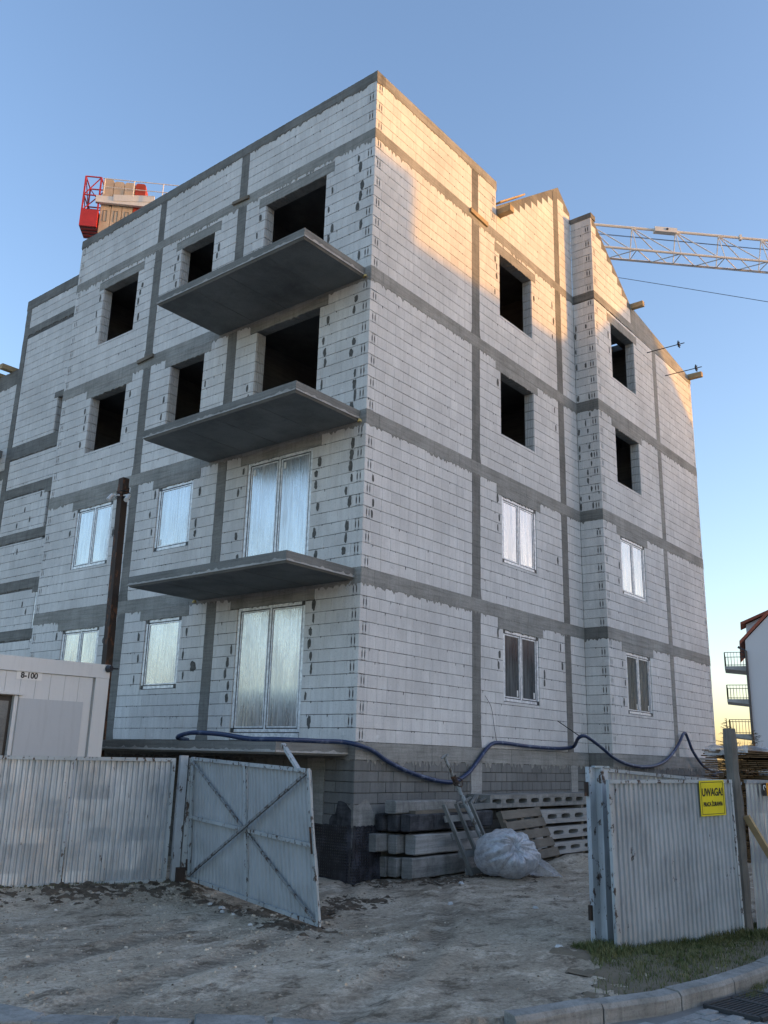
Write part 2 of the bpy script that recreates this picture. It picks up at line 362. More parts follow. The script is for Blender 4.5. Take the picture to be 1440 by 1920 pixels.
# ================================================================== ground
H = 2.75; BH = .25; NC = 12; PITCH = (H - BH) / NC
def smooth(t): t = max(0., min(1., t)); return t * t * (3 - 2 * t)
def segd(x, y, a, b):
    ax, ay = a; bx, by = b; dx, dy = bx - ax, by - ay
    t = max(0, min(1, ((x - ax) * dx + (y - ay) * dy) / (dx * dx + dy * dy))); return math.hypot(x - ax - t * dx, y - ay - t * dy)
KERB_F = [(-6.6, -4.75), (-5.6, -5.2), (-4.622, -5.694), (-4.111, -5.849), (-3.373, -6.151), (-2.562, -6.321), (-1.623, -6.40), (-.4, -6.45), (4, -6.75), (30, -9.5)]
def road_side(x, y):          # signed distance to the kerb line, negative on the road
    best = 1e9; sg = 1
    for (a, b) in zip(KERB_F[:-1], KERB_F[1:]):
        d = segd(x, y, a, b)
        if d < best:
            best = d; cr = (b[0] - a[0]) * (y - a[1]) - (b[1] - a[1]) * (x - a[0]); sg = 1 if cr > 0 else -1
    return best * sg
def hsh(i, j):
    n = math.sin(i * 127.1 + j * 311.7) * 43758.5453; return n - math.floor(n)
def vn(x, y):
    i, j = math.floor(x), math.floor(y); fx, fy = smooth(x - i), smooth(y - j)
    return (hsh(i, j) * (1 - fx) + hsh(i + 1, j) * fx) * (1 - fy) + (hsh(i, j + 1) * (1 - fx) + hsh(i + 1, j + 1) * fx) * fy
def gz(x, y):
    near = math.hypot(x + 4, y + 2) < 14
    z = -2.0
    z += .15 * math.exp(-(segd(x, y, (-7, 2.5), (-2.5, .8)) / .75) ** 2)
    if y > 1.2 and x < -2.2: z += .2 * smooth((y - 1.2) / 1.5) * smooth((-2.2 - x) / .8)
    z += .20 * math.exp(-((x - 4.9) / 1.1) ** 2 - ((y + 1.25) / .5) ** 2)
    z += .05 * math.exp(-((x - 1.6) / 1.3) ** 2 - ((y + 1.3) / .5) ** 2)
    if near:
        z += (vn(x * 1.3, y * 1.3) - .5) * .045 + (vn(x * 4.1 + 9, y * 4.1) - .5) * .016 + (vn(x * 11, y * 11 + 5) - .5) * .008
        # tyre ruts curving in through the gate
        for off in (-.85, .85, 2.1):
            c = -3.9 + off + .05 * (x + 3) ** 2 + .5 * (x + 5.2)
            d = (y - c); z -= .026 * math.exp(-(d / .15) ** 2) * (.75 + .25 * math.sin((x + y) * 42)); z += .014 * math.exp(-((abs(d) - .24) / .08) ** 2)
    rs = road_side(x, y)
    if rs < .12 and x > -4.95: z = -2.11
    elif rs < .12: z = -2.02 + (vn(x * 4, y * 4) - .5) * .03
    return z
def axis(lo, hi, fine, far):
    a = [];  x = lo
    while x <= hi: a.append(x); x += fine
    st = fine; l = lo
    left = []
    while l > -far: st *= 1.35; l -= st; left.append(l)
    st = fine; r = a[-1]; right = []
    while r < far: st *= 1.35; r += st; right.append(r)
    return left[::-1] + a + right
gx = axis(-9.0, 6.2, .07, 1800); gy = axis(-8.2, 3.6, .07, 1800)
mb = MB(); nx, ny = len(gx), len(gy)
mb.v = [Vector((x, y, gz(x, y) + (ru(-.006, .006) if (-9 < x < 6 and -8 < y < 3.5) else 0))) for y in gy for x in gx]
for j in range(ny - 1):
    for i in range(nx - 1): mb.f.append((j * nx + i, j * nx + i + 1, (j + 1) * nx + i + 1, (j + 1) * nx + i)); mb.t.append(.5)
ground = mb.build('ground', 'earth', smooth=True, recalc=False); tag(ground, 'trodden sandy earth of the building site with ruts and gravel', 'ground', kind='structure')

# loose stones
def rock(mb, x, y, z, r, fl=.6):
    n = 6; ph = rnd() * 6; k = [ru(.7, 1.25) for _ in range(n)]
    vs = [(x + math.cos(ph + 6.283 * i / n) * r * k[i], y + math.sin(ph + 6.283 * i / n) * r * k[i], z - r * .15) for i in range(n)]
    vs += [(x + math.cos(ph + 6.283 * i / n) * r * k[i] * .6, y + math.sin(ph + 6.283 * i / n) * r * k[i] * .6, z + r * fl * ru(.6, 1)) for i in range(n)]
    fs = [(i, (i + 1) % n, n + (i + 1) % n, n + i) for i in range(n)] + [tuple(range(n, 2 * n))]
    mb.add(vs, fs)
mb = MB()
for _ in range(7000):
    k = rnd()
    if k < .5: x = ru(-8, -2.6); y = ru(-4.2, 1.4)
    elif k < .68: t = rnd(); x = -2.6 - .6 * t + random.gauss(-.25, .4); y = .6 - 3 * t + random.gauss(0, .4)
    elif k < .76: t = rnd(); x = -6.4 + 3.8 * t; y = 2.1 - 1.65 * t - abs(random.gauss(0, .3))
    else: x = ru(-7, 4.5); y = ru(-5.3, -.7)
    if road_side(x, y) < .35 or vn(x * 1.7 + 8, y * 1.7) < .28 * rnd() + .15: continue
    big = rnd() < .02; mb.tone = max(0, min(1, random.gauss(.42, .2))) if not big else ru(.5, .95)
    rock(mb, x, y, gz(x, y) + .001, (.004 + .011 * rnd() ** 2.2) if not big else ru(.014, .03), .75)
tag(mb.build('loose_gravel', 'pebble', recalc=False), 'loose grey gravel scattered over the bare earth', 'gravel', kind='stuff')
mb = MB()
for (x, y, r) in ((-3.0, -.55, .05), (-3.15, -.75, .04), (-2.95, -.3, .035), (-3.3, -1.1, .03), (-.6, -2.2, .05), (-6.3, .35, .05), (.9, -1.35, .05), (-3.5, -1.6, .03), (-4.6, .4, .025), (-2.2, -4.6, .04), (-.2, -3.2, .04)):
    rock(mb, x, y, gz(x, y) + .01, r, .5)
tag(mb.build('rubble_piece', 'gravel_white', recalc=False), 'pale chips of broken block lying by the open gate', 'rubble', kind='stuff')

# broken concrete paving along the bottom edge
A_ = [[(-6.991, -2.779), (-6.919, -3.242), (-7.081, -3.351), (-7.35, -3.0)], [(-7.086, -3.347), (-6.913, -3.266), (-6.618, -3.62), (-6.86, -3.85)], [(-6.600, -3.64), (-6.312, -4.041), (-6.56, -4.32), (-6.88, -3.9)],
      [(-6.204, -3.944), (-5.914, -4.35), (-6.18, -4.63), (-6.50, -4.28)], [(-5.896, -4.384), (-5.661, -4.81), (-5.88, -5.02), (-6.16, -4.65)], [(-5.63, -4.88), (-5.15, -5.35), (-5.4, -5.6), (-5.85, -5.1)]]
lab = ['cracked concrete paving slab at the bottom left corner of the picture', 'long concrete paving slab second from the left along the bottom edge', 'concrete paving slab third from the left along the bottom edge',
       'concrete paving slab along the bottom edge left of the centre', 'concrete paving slab second from the kerb along the bottom edge', 'concrete paving slab nearest the raised kerb along the bottom edge']
for poly, lb in zip(A_, lab):
    mb = MB(); zz = -1.975; pts = []
    for i in range(4):
        a = poly[i]; b = poly[(i + 1) % 4]
        for k in range(5): t = k / 5; pts.append((a[0] + (b[0] - a[0]) * t + ru(-.012, .012), a[1] + (b[1] - a[1]) * t + ru(-.012, .012)))
    cx = sum(p[0] for p in pts) / 20; cy = sum(p[1] for p in pts) / 20; n = 20
    vs = [(x, y, zz - .10) for x, y in pts] + [(x, y, zz - .012) for x, y in pts] + [(cx + (x - cx) * .95, cy + (y - cy) * .95, zz + ru(-.003, .003)) for x, y in pts] + [(cx, cy, zz)]
    fs = []
    for i in range(n):
        j = (i + 1) % n; fs += [(i, j, n + j, n + i), (n + i, n + j, 2 * n + j, 2 * n + i), (2 * n + i, 2 * n + j, 3 * n)]
    mb.add(vs, fs); tag(mb.build('paving_slab', 'kerb_stone', base=(cx, cy, zz)), lb, 'paving slab', 'broken paving slabs along the yard entrance')

# road, kerb and paving
mb = MB(); mb.add([(-60, -60, -2.106), (80, -60, -2.106), (80, -4.5, -2.106), (-4.5, -4.5, -2.106), (-60, -4.5, -2.106)], ((0, 1, 2, 3, 4),))
mb = MB(); off = []
for i, (x, y) in enumerate(KERB_F):
    off.append((x, y)) if i > 1 else off.append((x, y - .9))
vs = [(x, y, -2.104) for x, y in off] + [(30, -40, -2.104), (-6.6, -40, -2.104)]
mb.add(vs, (tuple(range(len(vs))),))
road = mb.build('road', 'road_sand', recalc=False); tag(road, 'sandy block paved road along the kerb at the lower right', 'road', kind='structure')
kerb = thing('kerb', (-3.4, -6.1, -2.1), 'curved kerb of pale concrete kerbstones edging the grass verge', 'kerb'); kerb['kind'] = 'structure'
pl = []
for a, b in zip([(-4.76, -5.63)] + KERB_F[2:-1], KERB_F[2:]):
    n = max(2, int(math.dist(a, b) / .05))
    for i in range(n): pl.append((a[0] + (b[0] - a[0]) * i / n, a[1] + (b[1] - a[1]) * i / n))
acc = 0; start = 0; stones = []
for i in range(1, len(pl)):
    acc += math.dist(pl[i - 1], pl[i])
    if acc >= .80: stones.append((start, i)); start = i; acc = 0
    if pl[i][0] > 6: break
for (i0, i1) in stones:
    mb = MB(); ring = []; dz = ru(-.006, .006)
    for k in range(i0, i1 + 1):
        a = pl[max(k - 2, 0)]; b = pl[min(k + 2, len(pl) - 1)]; d = Vector((b[0] - a[0], b[1] - a[1], 0)).normalized(); nn = Vector((-d.y, d.x, 0))
        p = Vector((pl[k][0], pl[k][1], 0))
        if k == i0: p = p + d * .008
        if k == i1: p = p - d * .008
        prof = [(-.002, -2.2), (0, -2.0 + dz), (.022, -1.968 + dz), (.15, -1.962 + dz), (.155, -2.2)]
        ring.append([p + nn * o + Vector((0, 0, z)) for o, z in prof])
    m_ = 5
    for r0 in ring: mb.v.extend(r0)
    for i in range(len(ring) - 1):
        for j in range(m_ - 1): mb.f.append((i * m_ + j, i * m_ + j + 1, (i + 1) * m_ + j + 1, (i + 1) * m_ + j)); mb.t.append(.5)
    mb.f.append(tuple(range(m_))); mb.f.append(tuple((len(ring) - 1) * m_ + j for j in range(m_))); mb.t += [.5, .5]
    mb.build('kerbstone', 'kerb_stone', kerb)
# small paving blocks on the road
d0 = Vector((.985, -.17, 0)); n0 = Vector((.17, .985, 0)); og = Vector((-4.6, -6.0, 0)); cnt = 0
GR = [(-2.912, -6.368), (-2.328, -6.433), (-2.333, -6.72), (-2.95, -6.70)]
for r in range(-12, 2):
    for cI in range(-3, 21):
        u = cI * .205 + (.10 if r % 2 else 0); w = r * .105
        c_ = og + d0 * u + n0 * w
        if road_side(c_.x, c_.y) > -.11: continue
        if -3.1 < c_.x < -2.15 and -6.92 < c_.y < -6.30: continue
        if math.hypot(c_.x + 10.7, c_.y + 9.2) < 6: continue
        mb = MB(); z = -2.09 + ru(-.008, .006); q_ = [c_ + d0 * sx * .098 + n0 * sy * .048 for sx, sy in ((-1, -1), (1, -1), (1, 1), (-1, 1))]
        q2 = [c_ + d0 * sx * .091 + n0 * sy * .041 for sx, sy in ((-1, -1), (1, -1), (1, 1), (-1, 1))]
        mb.add([(p.x, p.y, -2.14) for p in q_] + [(p.x, p.y, z - .006) for p in q_] + [(p.x, p.y, z + ru(-.002, .002)) for p in q2],
               [(0, 1, 5, 4), (1, 2, 6, 5), (2, 3, 7, 6), (3, 0, 4, 7), (4, 5, 9, 8), (5, 6, 10, 9), (6, 7, 11, 10), (7, 4, 8, 11), (8, 9, 10, 11)])
        mb.build('paving_block', 'paver', road)
gr = thing('drain_grate', (-2.63, -6.6, -2.09), 'dark cast iron drain grate set in the paved road at the lower right', 'drain grate')
mb = MB(); e1 = Vector((.985, -.17, 0)); e2 = Vector((.17, .985, 0)); c_ = Vector((-2.62, -6.60, 0)); L1, L2 = .40, .23
def gp(a, b, z): return c_ + e1 * a + e2 * b + Vector((0, 0, z))
for (a0, b0, a1, b1) in ((-L1, -L2, L1, -L2), (-L1, L2, L1, L2), (-L1, -L2, -L1, L2), (L1, -L2, L1, L2), (0, -L2, 0, L2)):
    mb.beam(gp(a0, b0, -2.085), gp(a1, b1, -2.085), .035, .03)
mb.build('frame', 'grate_iron', gr)
for s_ in (-1, 1):
    for k in range(11):
        mb = MB(); b = -L2 + .04 + k * (2 * L2 - .08) / 10
        mb.beam(gp(s_ * .022, b, -2.088), gp(s_ * (L1 - .02), b, -2.088), .018, .024); mb.build('bar', 'grate_iron', gr)
mb = MB(); mb.add([gp(-L1, -L2, -2.102), gp(L1, -L2, -2.102), gp(L1, L2, -2.102), gp(-L1, L2, -2.102)], ((0, 1, 2, 3),)); mb.build('pit_shade', 'sign_black', gr, recalc=False)  # flat black sheet painting the dark hollow below the bars

# grass verge between kerb and fence
FA = Vector((-1.94, -5.05, 0)); FB = Vector((-.04, -5.71, 0)); fw = (FB - FA).normalized(); fn = Vector((fw.y, -fw.x, 0))
mb = MB(); cnt = 0
while cnt < 25000:
    x = ru(-4.2, 2.2); y = ru(-6.6, -4.5); rs = road_side(x, y)
    if rs < .16: continue
    rel = Vector((x, y, 0)) - FA; al = rel.dot(fw); dd = rel.dot(fn)
    if dd < -.30 or al < -.30 - .95 * max(dd, 0): continue
    w = math.exp(-max(0, dd) / .28) + .30 * vn(x * 3, y * 3)
    if al < -.2: w *= math.exp((al + .2) / .55) * 1.1
    if vn(x * 2.1 + 3, y * 2.1) < .35: w *= .4
    if rnd() > w: continue
    cnt += 1
    z = gz(x, y) - .008; hgt = ru(.03, .09) * (1 + .6 * math.exp(-abs(dd) / .1)) * (.55 + .6 * vn(x * 5, y * 5)); a = rnd() * 6.283; ln = ru(.2, 1.0) * hgt
    wd = ru(.0022, .0045); px, py = -math.sin(a) * wd, math.cos(a) * wd; dx, dy = math.cos(a) * ln, math.sin(a) * ln
    mb.add([(x - px, y - py, z), (x + px, y + py, z), (x + dx * .4 + px * .8, y + dy * .4 + py * .8, z + hgt * .65), (x + dx * .4 - px * .8, y + dy * .4 - py * .8, z + hgt * .65), (x + dx, y + dy, z + hgt)], ((0, 1, 2, 3), (3, 2, 4)))
for (bx, by) in ((-1.95, -6.28), (-2.25, -6.34), (-1.6, -6.32), (-2.4, -6.36)):   # tufts in the gutter
    for _ in range(160):
        x = bx + random.gauss(0, .07); y = by - .12 + random.gauss(0, .03); z = -2.1; hgt = ru(.02, .06); a = rnd() * 6.283; ln = hgt * .6; wd = .003
        px, py = -math.sin(a) * wd, math.cos(a) * wd
        mb.add([(x - px, y - py, z), (x + px, y + py, z), (x + math.cos(a) * ln, y + math.sin(a) * ln, z + hgt)], ((0, 1, 2),))
for _ in range(900):                                     # thin growth at the foot of the left fence
    t = rnd(); x = -6.5 + 3.9 * t; y = 2.3 - 1.6 * t - abs(random.gauss(.05, .07)); z = gz(x, y) - .01; hgt = ru(.02, .06); a = rnd() * 6.283; wd = .004
    px, py = -math.sin(a) * wd, math.cos(a) * wd
    mb.add([(x - px, y - py, z), (x + px, y + py, z), (x + math.cos(a) * hgt * .5, y + math.sin(a) * hgt * .5, z + hgt)], ((0, 1, 2),))
tag(mb.build('grass', 'grass_blade', recalc=False), 'short dull green grass at the foot of the fence panels', 'grass', kind='stuff')

def sheet_over(name, mat, inside, x0, x1, y0, y1, st, label, cat, lift=.012, rough_=.02, kind='stuff'):
    # a thin layer of soil draped over the ground; its rim dips below the surface
    mb = MB(); nx_ = int((x1 - x0) / st); ny_ = int((y1 - y0) / st); idx = {}
    for j in range(ny_ + 1):
        for i in range(nx_ + 1):
            x = x0 + i * st; y = y0 + j * st; k = inside(x, y) + .9 * (vn(x * 2.7 + 3, y * 2.7) - .5) + .7 * (vn(x * 8, y * 8 + 4) - .5) + .6 * (vn(x * 21 + 1, y * 21) - .5)
            if k > -.25: idx[(i, j)] = len(mb.v); mb.v.append(Vector((x, y, gz(x, y) - .03 + min(1, max(0, k + .25) * 2.2) * (.03 + lift) + rough_ * (vn(x * 17 + 2, y * 17) - .5) + ru(-.006, .006))))
    for (i, j) in list(idx):
        if all(q_ in idx for q_ in ((i + 1, j), (i + 1, j + 1), (i, j + 1))): mb.f.append((idx[(i, j)], idx[(i + 1, j)], idx[(i + 1, j + 1)], idx[(i, j + 1)])); mb.t.append(.5)
    o = mb.build(name, mat, recalc=False, smooth=True); return tag(o, label, cat, kind=kind)
def in_verge(x, y):
    rel = Vector((x, y, 0)) - FA; dd = rel.dot(fn); al = rel.dot(fw); rs = road_side(x, y)
    if rs < .13: return -9
    return min(dd + .35, (al + .45 + .9 * max(dd, 0)) * 1.1, 1.2) if dd > -.4 else -9
sheet_over('verge', 'verge_soil', in_verge, -4.0, 2.4, -6.7, -4.6, .06, 'dark soil of the narrow verge between the fence and the kerb', 'soil', .010, .02)
def in_soil(x, y):
    a = .55 - segd(x, y, (-6.6, 2.2), (-2.7, .45)) * 1.5
    b = .45 - segd(x, y, (-2.7, .3), (-3.3, -2.5)) * 2.0
    c = .40 - segd(x, y, (-2.6, -1.6), (-1.3, -1.2)) * 1.6
    d = .45 - segd(x, y, (.1, -.5), (2.9, -1.3)) * 1.5
    return max(a, b, c, d)
sheet_over('dark_soil', 'dark_earth', in_soil, -7.0, 3.4, -3.3, 2.6, .036, 'damp dark soil trodden along the fence foot and beside the gate', 'soil', .006, .055)

mb = MB()
for _ in range(8000):
    x = ru(-7, 3.2); y = ru(-3.3, 2.5); k = in_soil(x, y) + .5 * (vn(x * 2.7 + 3, y * 2.7) - .5)
    if rnd() > smooth((k + .45) / .7): continue
    mb.tone = max(0, random.gauss(.12, .12)); rock(mb, x, y, gz(x, y) + .004, .005 + .016 * rnd() ** 2.5, .8)
tag(mb.build('soil_crumbs', 'pebble', recalc=False), 'dark crumbs of damp soil along the fence foot and gate', 'soil', kind='stuff')

# ================================================================== the building
bld = thing('apartment_building', (0, 0, -2.0), 'four storey unfinished apartment building of pale blocks and grey concrete frame', 'building')
BLOCKS = []          # (plane, u0, u1, z0, z1, depth, slots)
core = MB(); drips = MB(); PATCH = []; RIDGE = MB()
def fill_row(P, a, b, z0, z1, phase, da, db, slota=False, slotb=False, L=.25):
    g = .0009; u = a; first = True
    nxt = math.floor((a - phase) / L + 1.0001) * L + phase
    if slota: nxt = a + .245
    while u < b - 1e-4:
        e = min(nxt, b)
        if slotb and b - .245 > u + .05 and e > b - .245: e = b - .245 if u < b - .25 else b
        if b - e < .045: e = b
        if e - u < .045 and e < b: nxt += L; continue
        last = e >= b - 1e-4
        dep = .24 if ((first and da) or (last and db)) else .05
        sl = 2 if ((first and slota) or (last and slotb)) else 0
        BLOCKS.append((P, u + (g if not first else .004), e - (g if not last else .004), z0 + .0045 + ru(-.0018, .0022), z1 - .004 + ru(-.0018, .0018), dep, sl))
        u = e; nxt = e + L if slota and first else nxt + L; first = False
def wall(P, u0, u1, rows, openings, solids, slot0=None, slot1=None, top=None, z_lo=None, z_hi=None, L=.25):
    rects = [(o_, 1) for o_ in openings] + [(s_, 0) for s_ in solids]
    for ri, (z0, z1, par) in enumerate(rows):
        cuts = sorted({u0, u1} | {min(max(x, u0), u1) for (r, _) in rects for x in r[:2] if r[2] < z1 and r[3] > z0})
        segs = []
        for a, b in zip(cuts[:-1], cuts[1:]):
            if b - a < 1e-4: continue
            c = (a + b) / 2; lo, hi = z0, z1; dead = False
            for (r, op) in rects:
                if r[0] < c < r[1] and r[2] < hi - .02 and r[3] > lo + .02:
                    if r[2] <= lo + .02 and r[3] >= hi - .02: dead = True
                    elif r[2] <= lo + .02: lo = r[3]
                    else: hi = r[2]
            if dead or hi - lo < .03: continue
            if segs and abs(segs[-1][1] - a) < 1e-4 and segs[-1][2] == lo and segs[-1][3] == hi: segs[-1][1] = b
            else: segs.append([a, b, lo, hi])
        for a, b, lo, hi in segs:
            if top:
                while b > a and min(top(a), top(b)) < hi - .001:    # stepped under the gable slope
                    if top(a) < top(b): a += .05
                    else: b -= .05
                if b - a < .1: continue
            da = any(op and abs(r[1] - a) < 1e-3 and r[2] < hi and r[3] > lo for r, op in rects); db = any(op and abs(r[0] - b) < 1e-3 and r[2] < hi and r[3] > lo for r, op in rects)
            s0 = slot0 is not None and abs(a - u0) < 1e-4 and par % 2 == slot0; s1 = slot1 is not None and abs(b - u1) < 1e-4 and par % 2 == slot1
            fill_row(P, a, b, lo, hi, (L / 2 if par % 2 else 0) + .07 + (hsh(ri, round(u0 * 7 + z0 * 13)) - .5) * .11, da, db, s0, s1, L)
            if da or db:                                  # ribbed block ends inside the openings
                for uu, on in ((a, da), (b, db)):
                    if not on: continue
                    for k in range(5): n1 = -.02 - k * .043; sg = -1 if uu == a else 1; pbox(RIDGE, P, uu, uu + sg * .012, lo + .012, hi - .01, n1, n1 - .029)
            # mortar squeezed out of the bed joint
            u = a + ru(0, .6)
            while u < b - .06:
                if rnd() < .75:
                    w = ru(.008, .035); h_ = ru(.008, .026) if rnd() < .8 else ru(.02, .06)
                    drips.add([P.p(u, lo + .006, .0015), P.p(u + w, lo + .006, .0015), P.p(u + w * ru(.4, .9), lo - h_, .001), P.p(u + w * ru(.1, .4), lo - h_ * ru(.5, 1), .001), P.p(u + w * .5, lo - h_ * .3, .008)], ((0, 1, 4), (1, 2, 4), (2, 3, 4), (3, 0, 4)))
                u += ru(.05, .55)
    zl = rows[0][0] if z_lo is None else z_lo; zh = rows[-1][1] if z_hi is None else z_hi
    us = sorted({u0, u1} | {x for r in openings for x in r[:2]}); zs = sorted({zl, zh} | {x for r in openings for x in r[2:4] if zl < x < zh})
    for a, b in zip(us[:-1], us[1:]):
        for c, d in zip(zs[:-1], zs[1:]):
            uc, zc = (a + b) / 2, (c + d) / 2
            if any(r[0] < uc < r[1] and r[2] < zc < r[3] for r in openings): continue
            if top and d > top(uc): continue
            ea = .012 if any(abs(r[1] - a) < 1e-4 and r[2] < zc < r[3] for r in openings) else 0; eb = .012 if any(abs(r[0] - b) < 1e-4 and r[2] < zc < r[3] for r in openings) else 0
            pbox(core, P, max(a + ea, u0 + .013), min(b - eb, u1 - .013), c, d, -.232, -.011)
def storey_rows(k, n=NC, z=None):
    z = k * H if z is None else z
    return [(z + i * PITCH, z + (i + 1) * PITCH, i) for i in range(n)]
def patch(P, u, z, w, h): PATCH.append((P, u, z, w, h))
def ragged(name, mat, P, u0, u1, zt, zb, n=.006, spike=.065, dens=.5, depth=.24, fl=0., parent=None):
    # cast concrete band whose lower edge ran down over the blocks
    mb = MB(); N = max(2, int((u1 - u0) / .035)); T = []; B = []
    for i in range(N + 1):
        u = u0 + (u1 - u0) * i / N; j = ru(0, .012)
        if rnd() < dens * (.3 + 1.4 * vn(u * 2.3 + zt * 7, zt)): j += spike * rnd() ** 1.6
        T.append((u, zt + ru(-.004, .004))); B.append((u, zb - j))
    vs = [P.p(u, z, n) for u, z in T] + [P.p(u, zb, n + .002) for u, z in B] + [P.p(u, z, n * .5) for u, z in B] + [P.p(u, z, -.03) for u, z in B] + [P.p(u, zt, -depth) for u, z in T] + [P.p(u, zb, -depth) for u, z in B]
    M = N + 1; fs = []
    for i in range(N):
        for r0, r1 in ((0, 1), (1, 2), (2, 3), (0, 4), (3, 5)): fs.append((r0 * M + i, r0 * M + i + 1, r1 * M + i + 1, r1 * M + i))
    fs += [(0, M, 2 * M, 3 * M, 5 * M, 4 * M), (N, M + N, 2 * M + N, 3 * M + N, 5 * M + N, 4 * M + N)]
    mb.add(vs, fs); return mb.build(name, mat, parent or bld, recalc=False)
def ring_beam(P, u0, u1, zt, zb, joints, mat='concrete', **kw):
    cs = [u0] + [j for j in joints if u0 < j < u1] + [u1]
    for a, b in zip(cs[:-1], cs[1:]): ragged('ring_beam', mat, P, a + (.003 if a > u0 else 0), b - (.003 if b < u1 else 0), zt, zb, **kw)
def column(P, u0, u1, z0, z1, mat='concrete_dark', flare=True, n=.003):
    mb = MB(); N = max(4, int((z1 - z0) / .09)); M = N + 1; Lp = []; Rp = []
    for i in range(M):
        z = z0 + (z1 - z0) * i / N; f = .035 * max(0, 1 - (z - z0) / .22) if flare else 0
        Lp.append((u0 - f + ru(-.009, .009), z)); Rp.append((u1 + f + ru(-.009, .009), z))
    vs = [P.p(u, z, n) for u, z in Lp] + [P.p(u, z, n) for u, z in Rp] + [P.p(u, z, -.03) for u, z in Lp] + [P.p(u, z, -.03) for u, z in Rp]
    fs = []
    for i in range(N): fs += [(i, i + 1, M + i + 1, M + i), (i, i + 1, 2 * M + i + 1, 2 * M + i), (M + i, M + i + 1, 3 * M + i + 1, 3 * M + i)]
    mb.add(vs, fs); mb.build('column', mat, bld, recalc=False)
def window(P, u0, u1, z0, z1, leaves, pane_mat, label=None, sticker=0, n0=-.02):
    mb = MB(); w = .062
    for (a, b, c, d) in ((u0 + .012, u0 + w, z0 + .012, z1 - .012), (u1 - w, u1 - .012, z0 + .012, z1 - .012), (u0 + w, u1 - w, z0 + .012, z0 + w), (u0 + w, u1 - w, z1 - w, z1 - .012)): pbox(mb, P, a, b, c, d, n0 - .07, n0 + ru(-.004, .004))
    if leaves == 2:
        c = (u0 + u1) / 2; pbox(mb, P, c - .018, c + .026, z0 + w, z1 - w, n0 - .07, n0 - .006)
    wn = mb.build('window', 'frame_tape', bld)
    if label: wn['label'] = label
    lu = [(u0 + w, u1 - w)] if leaves == 1 else [(u0 + w, (u0 + u1) / 2 - .018), ((u0 + u1) / 2 + .026, u1 - w)]
    for i, (a, b) in enumerate(lu):
        mb = MB(); s_ = .022
        for (aa, bb, cc, dd) in ((a, a + s_, z0 + w, z1 - w), (b - s_, b, z0 + w, z1 - w), (a, b, z0 + w, z0 + w + s_), (a, b, z1 - w - s_, z1 - w)): pbox(mb, P, aa + .0005, bb - .0005, cc + .0005, dd - .0005, n0 - .06, n0 - .012)
        mb.build('seal', 'frame_dark', wn)
        mb = MB(); s2 = .044
        for (aa, bb, cc, dd) in ((a + s_, a + s2, z0 + w + s_, z1 - w - s_), (b - s2, b - s_, z0 + w + s_, z1 - w - s_), (a + s2, b - s2, z0 + w + s_, z0 + w + s2), (a + s2, b - s2, z1 - w - s2, z1 - w - s_)): pbox(mb, P, aa, bb, cc, dd, n0 - .055, n0 - .009)
        mb.build('sash', 'frame_tape', wn)
        mb = MB(); nxp = 10; nzp = 6
        vs = []
        for jz in range(nzp + 1):
            for jx in range(nxp + 1):
                vs.append(P.p(a + s2 + (b - a - 2 * s2) * jx / nxp, z0 + w + s2 + (z1 - z0 - 2 * w - 2 * s2) * jz / nzp, n0 - .022 + (ru(-.0022, .0022) if 0 < jx < nxp else 0)))
        mb.add(vs, [(j * (nxp + 1) + i_, j * (nxp + 1) + i_ + 1, (j + 1) * (nxp + 1) + i_ + 1, (j + 1) * (nxp + 1) + i_) for j in range(nzp) for i_ in range(nxp)])
        mb.build('pane', pane_mat, wn, smooth=True, recalc=False)
        if sticker:
            mb = MB(); su = b - s2 - .085; sz = z0 + w + s2 + .02 if sticker == 1 else z1 - w - s2 - .16
            pbox(mb, P, su, su + .05, sz, sz + .12, n0 - .019, n0 - .017); mb.build('sticker', 'sign_white', wn)
    for (cu, cz) in ((u0 + .05, z0 + .045), (u1 - .05, z0 + .045), (u0 + .05, z1 - .045), (u1 - .05, z1 - .045)):
        if rnd() < .75:
            mb = MB(); pbox(mb, P, cu - .038, cu + .038, cz - .035, cz + .035, n0 + .006, n0 + .009); mb.build('corner_guard', 'black_plastic', wn)
    # reveal filled with foam and tape
    mb = MB()
    for (a, b, c, d) in ((u0 + .001, u0 + .012, z0, z1), (u1 - .012, u1 - .001, z0, z1), (u0 + .012, u1 - .012, z0 + .001, z0 + .012), (u0 + .012, u1 - .012, z1 - .012, z1 - .001)): pbox(mb, P, a, b, c, d, n0 - .06, n0 - .008)
    mb.build('foam_joint', 'mortar', wn)
    return wn
WT, WB = 11 * PITCH, .893
LINT = []
def lintel(P, u0, u1, zt, k, mat='concrete', ext=.19): ragged('lintel', mat, P, u0 - ext, u1 + ext, (k + 1) * H - BH + .001, zt, n=.003, spike=.03, dens=.5, depth=.23)

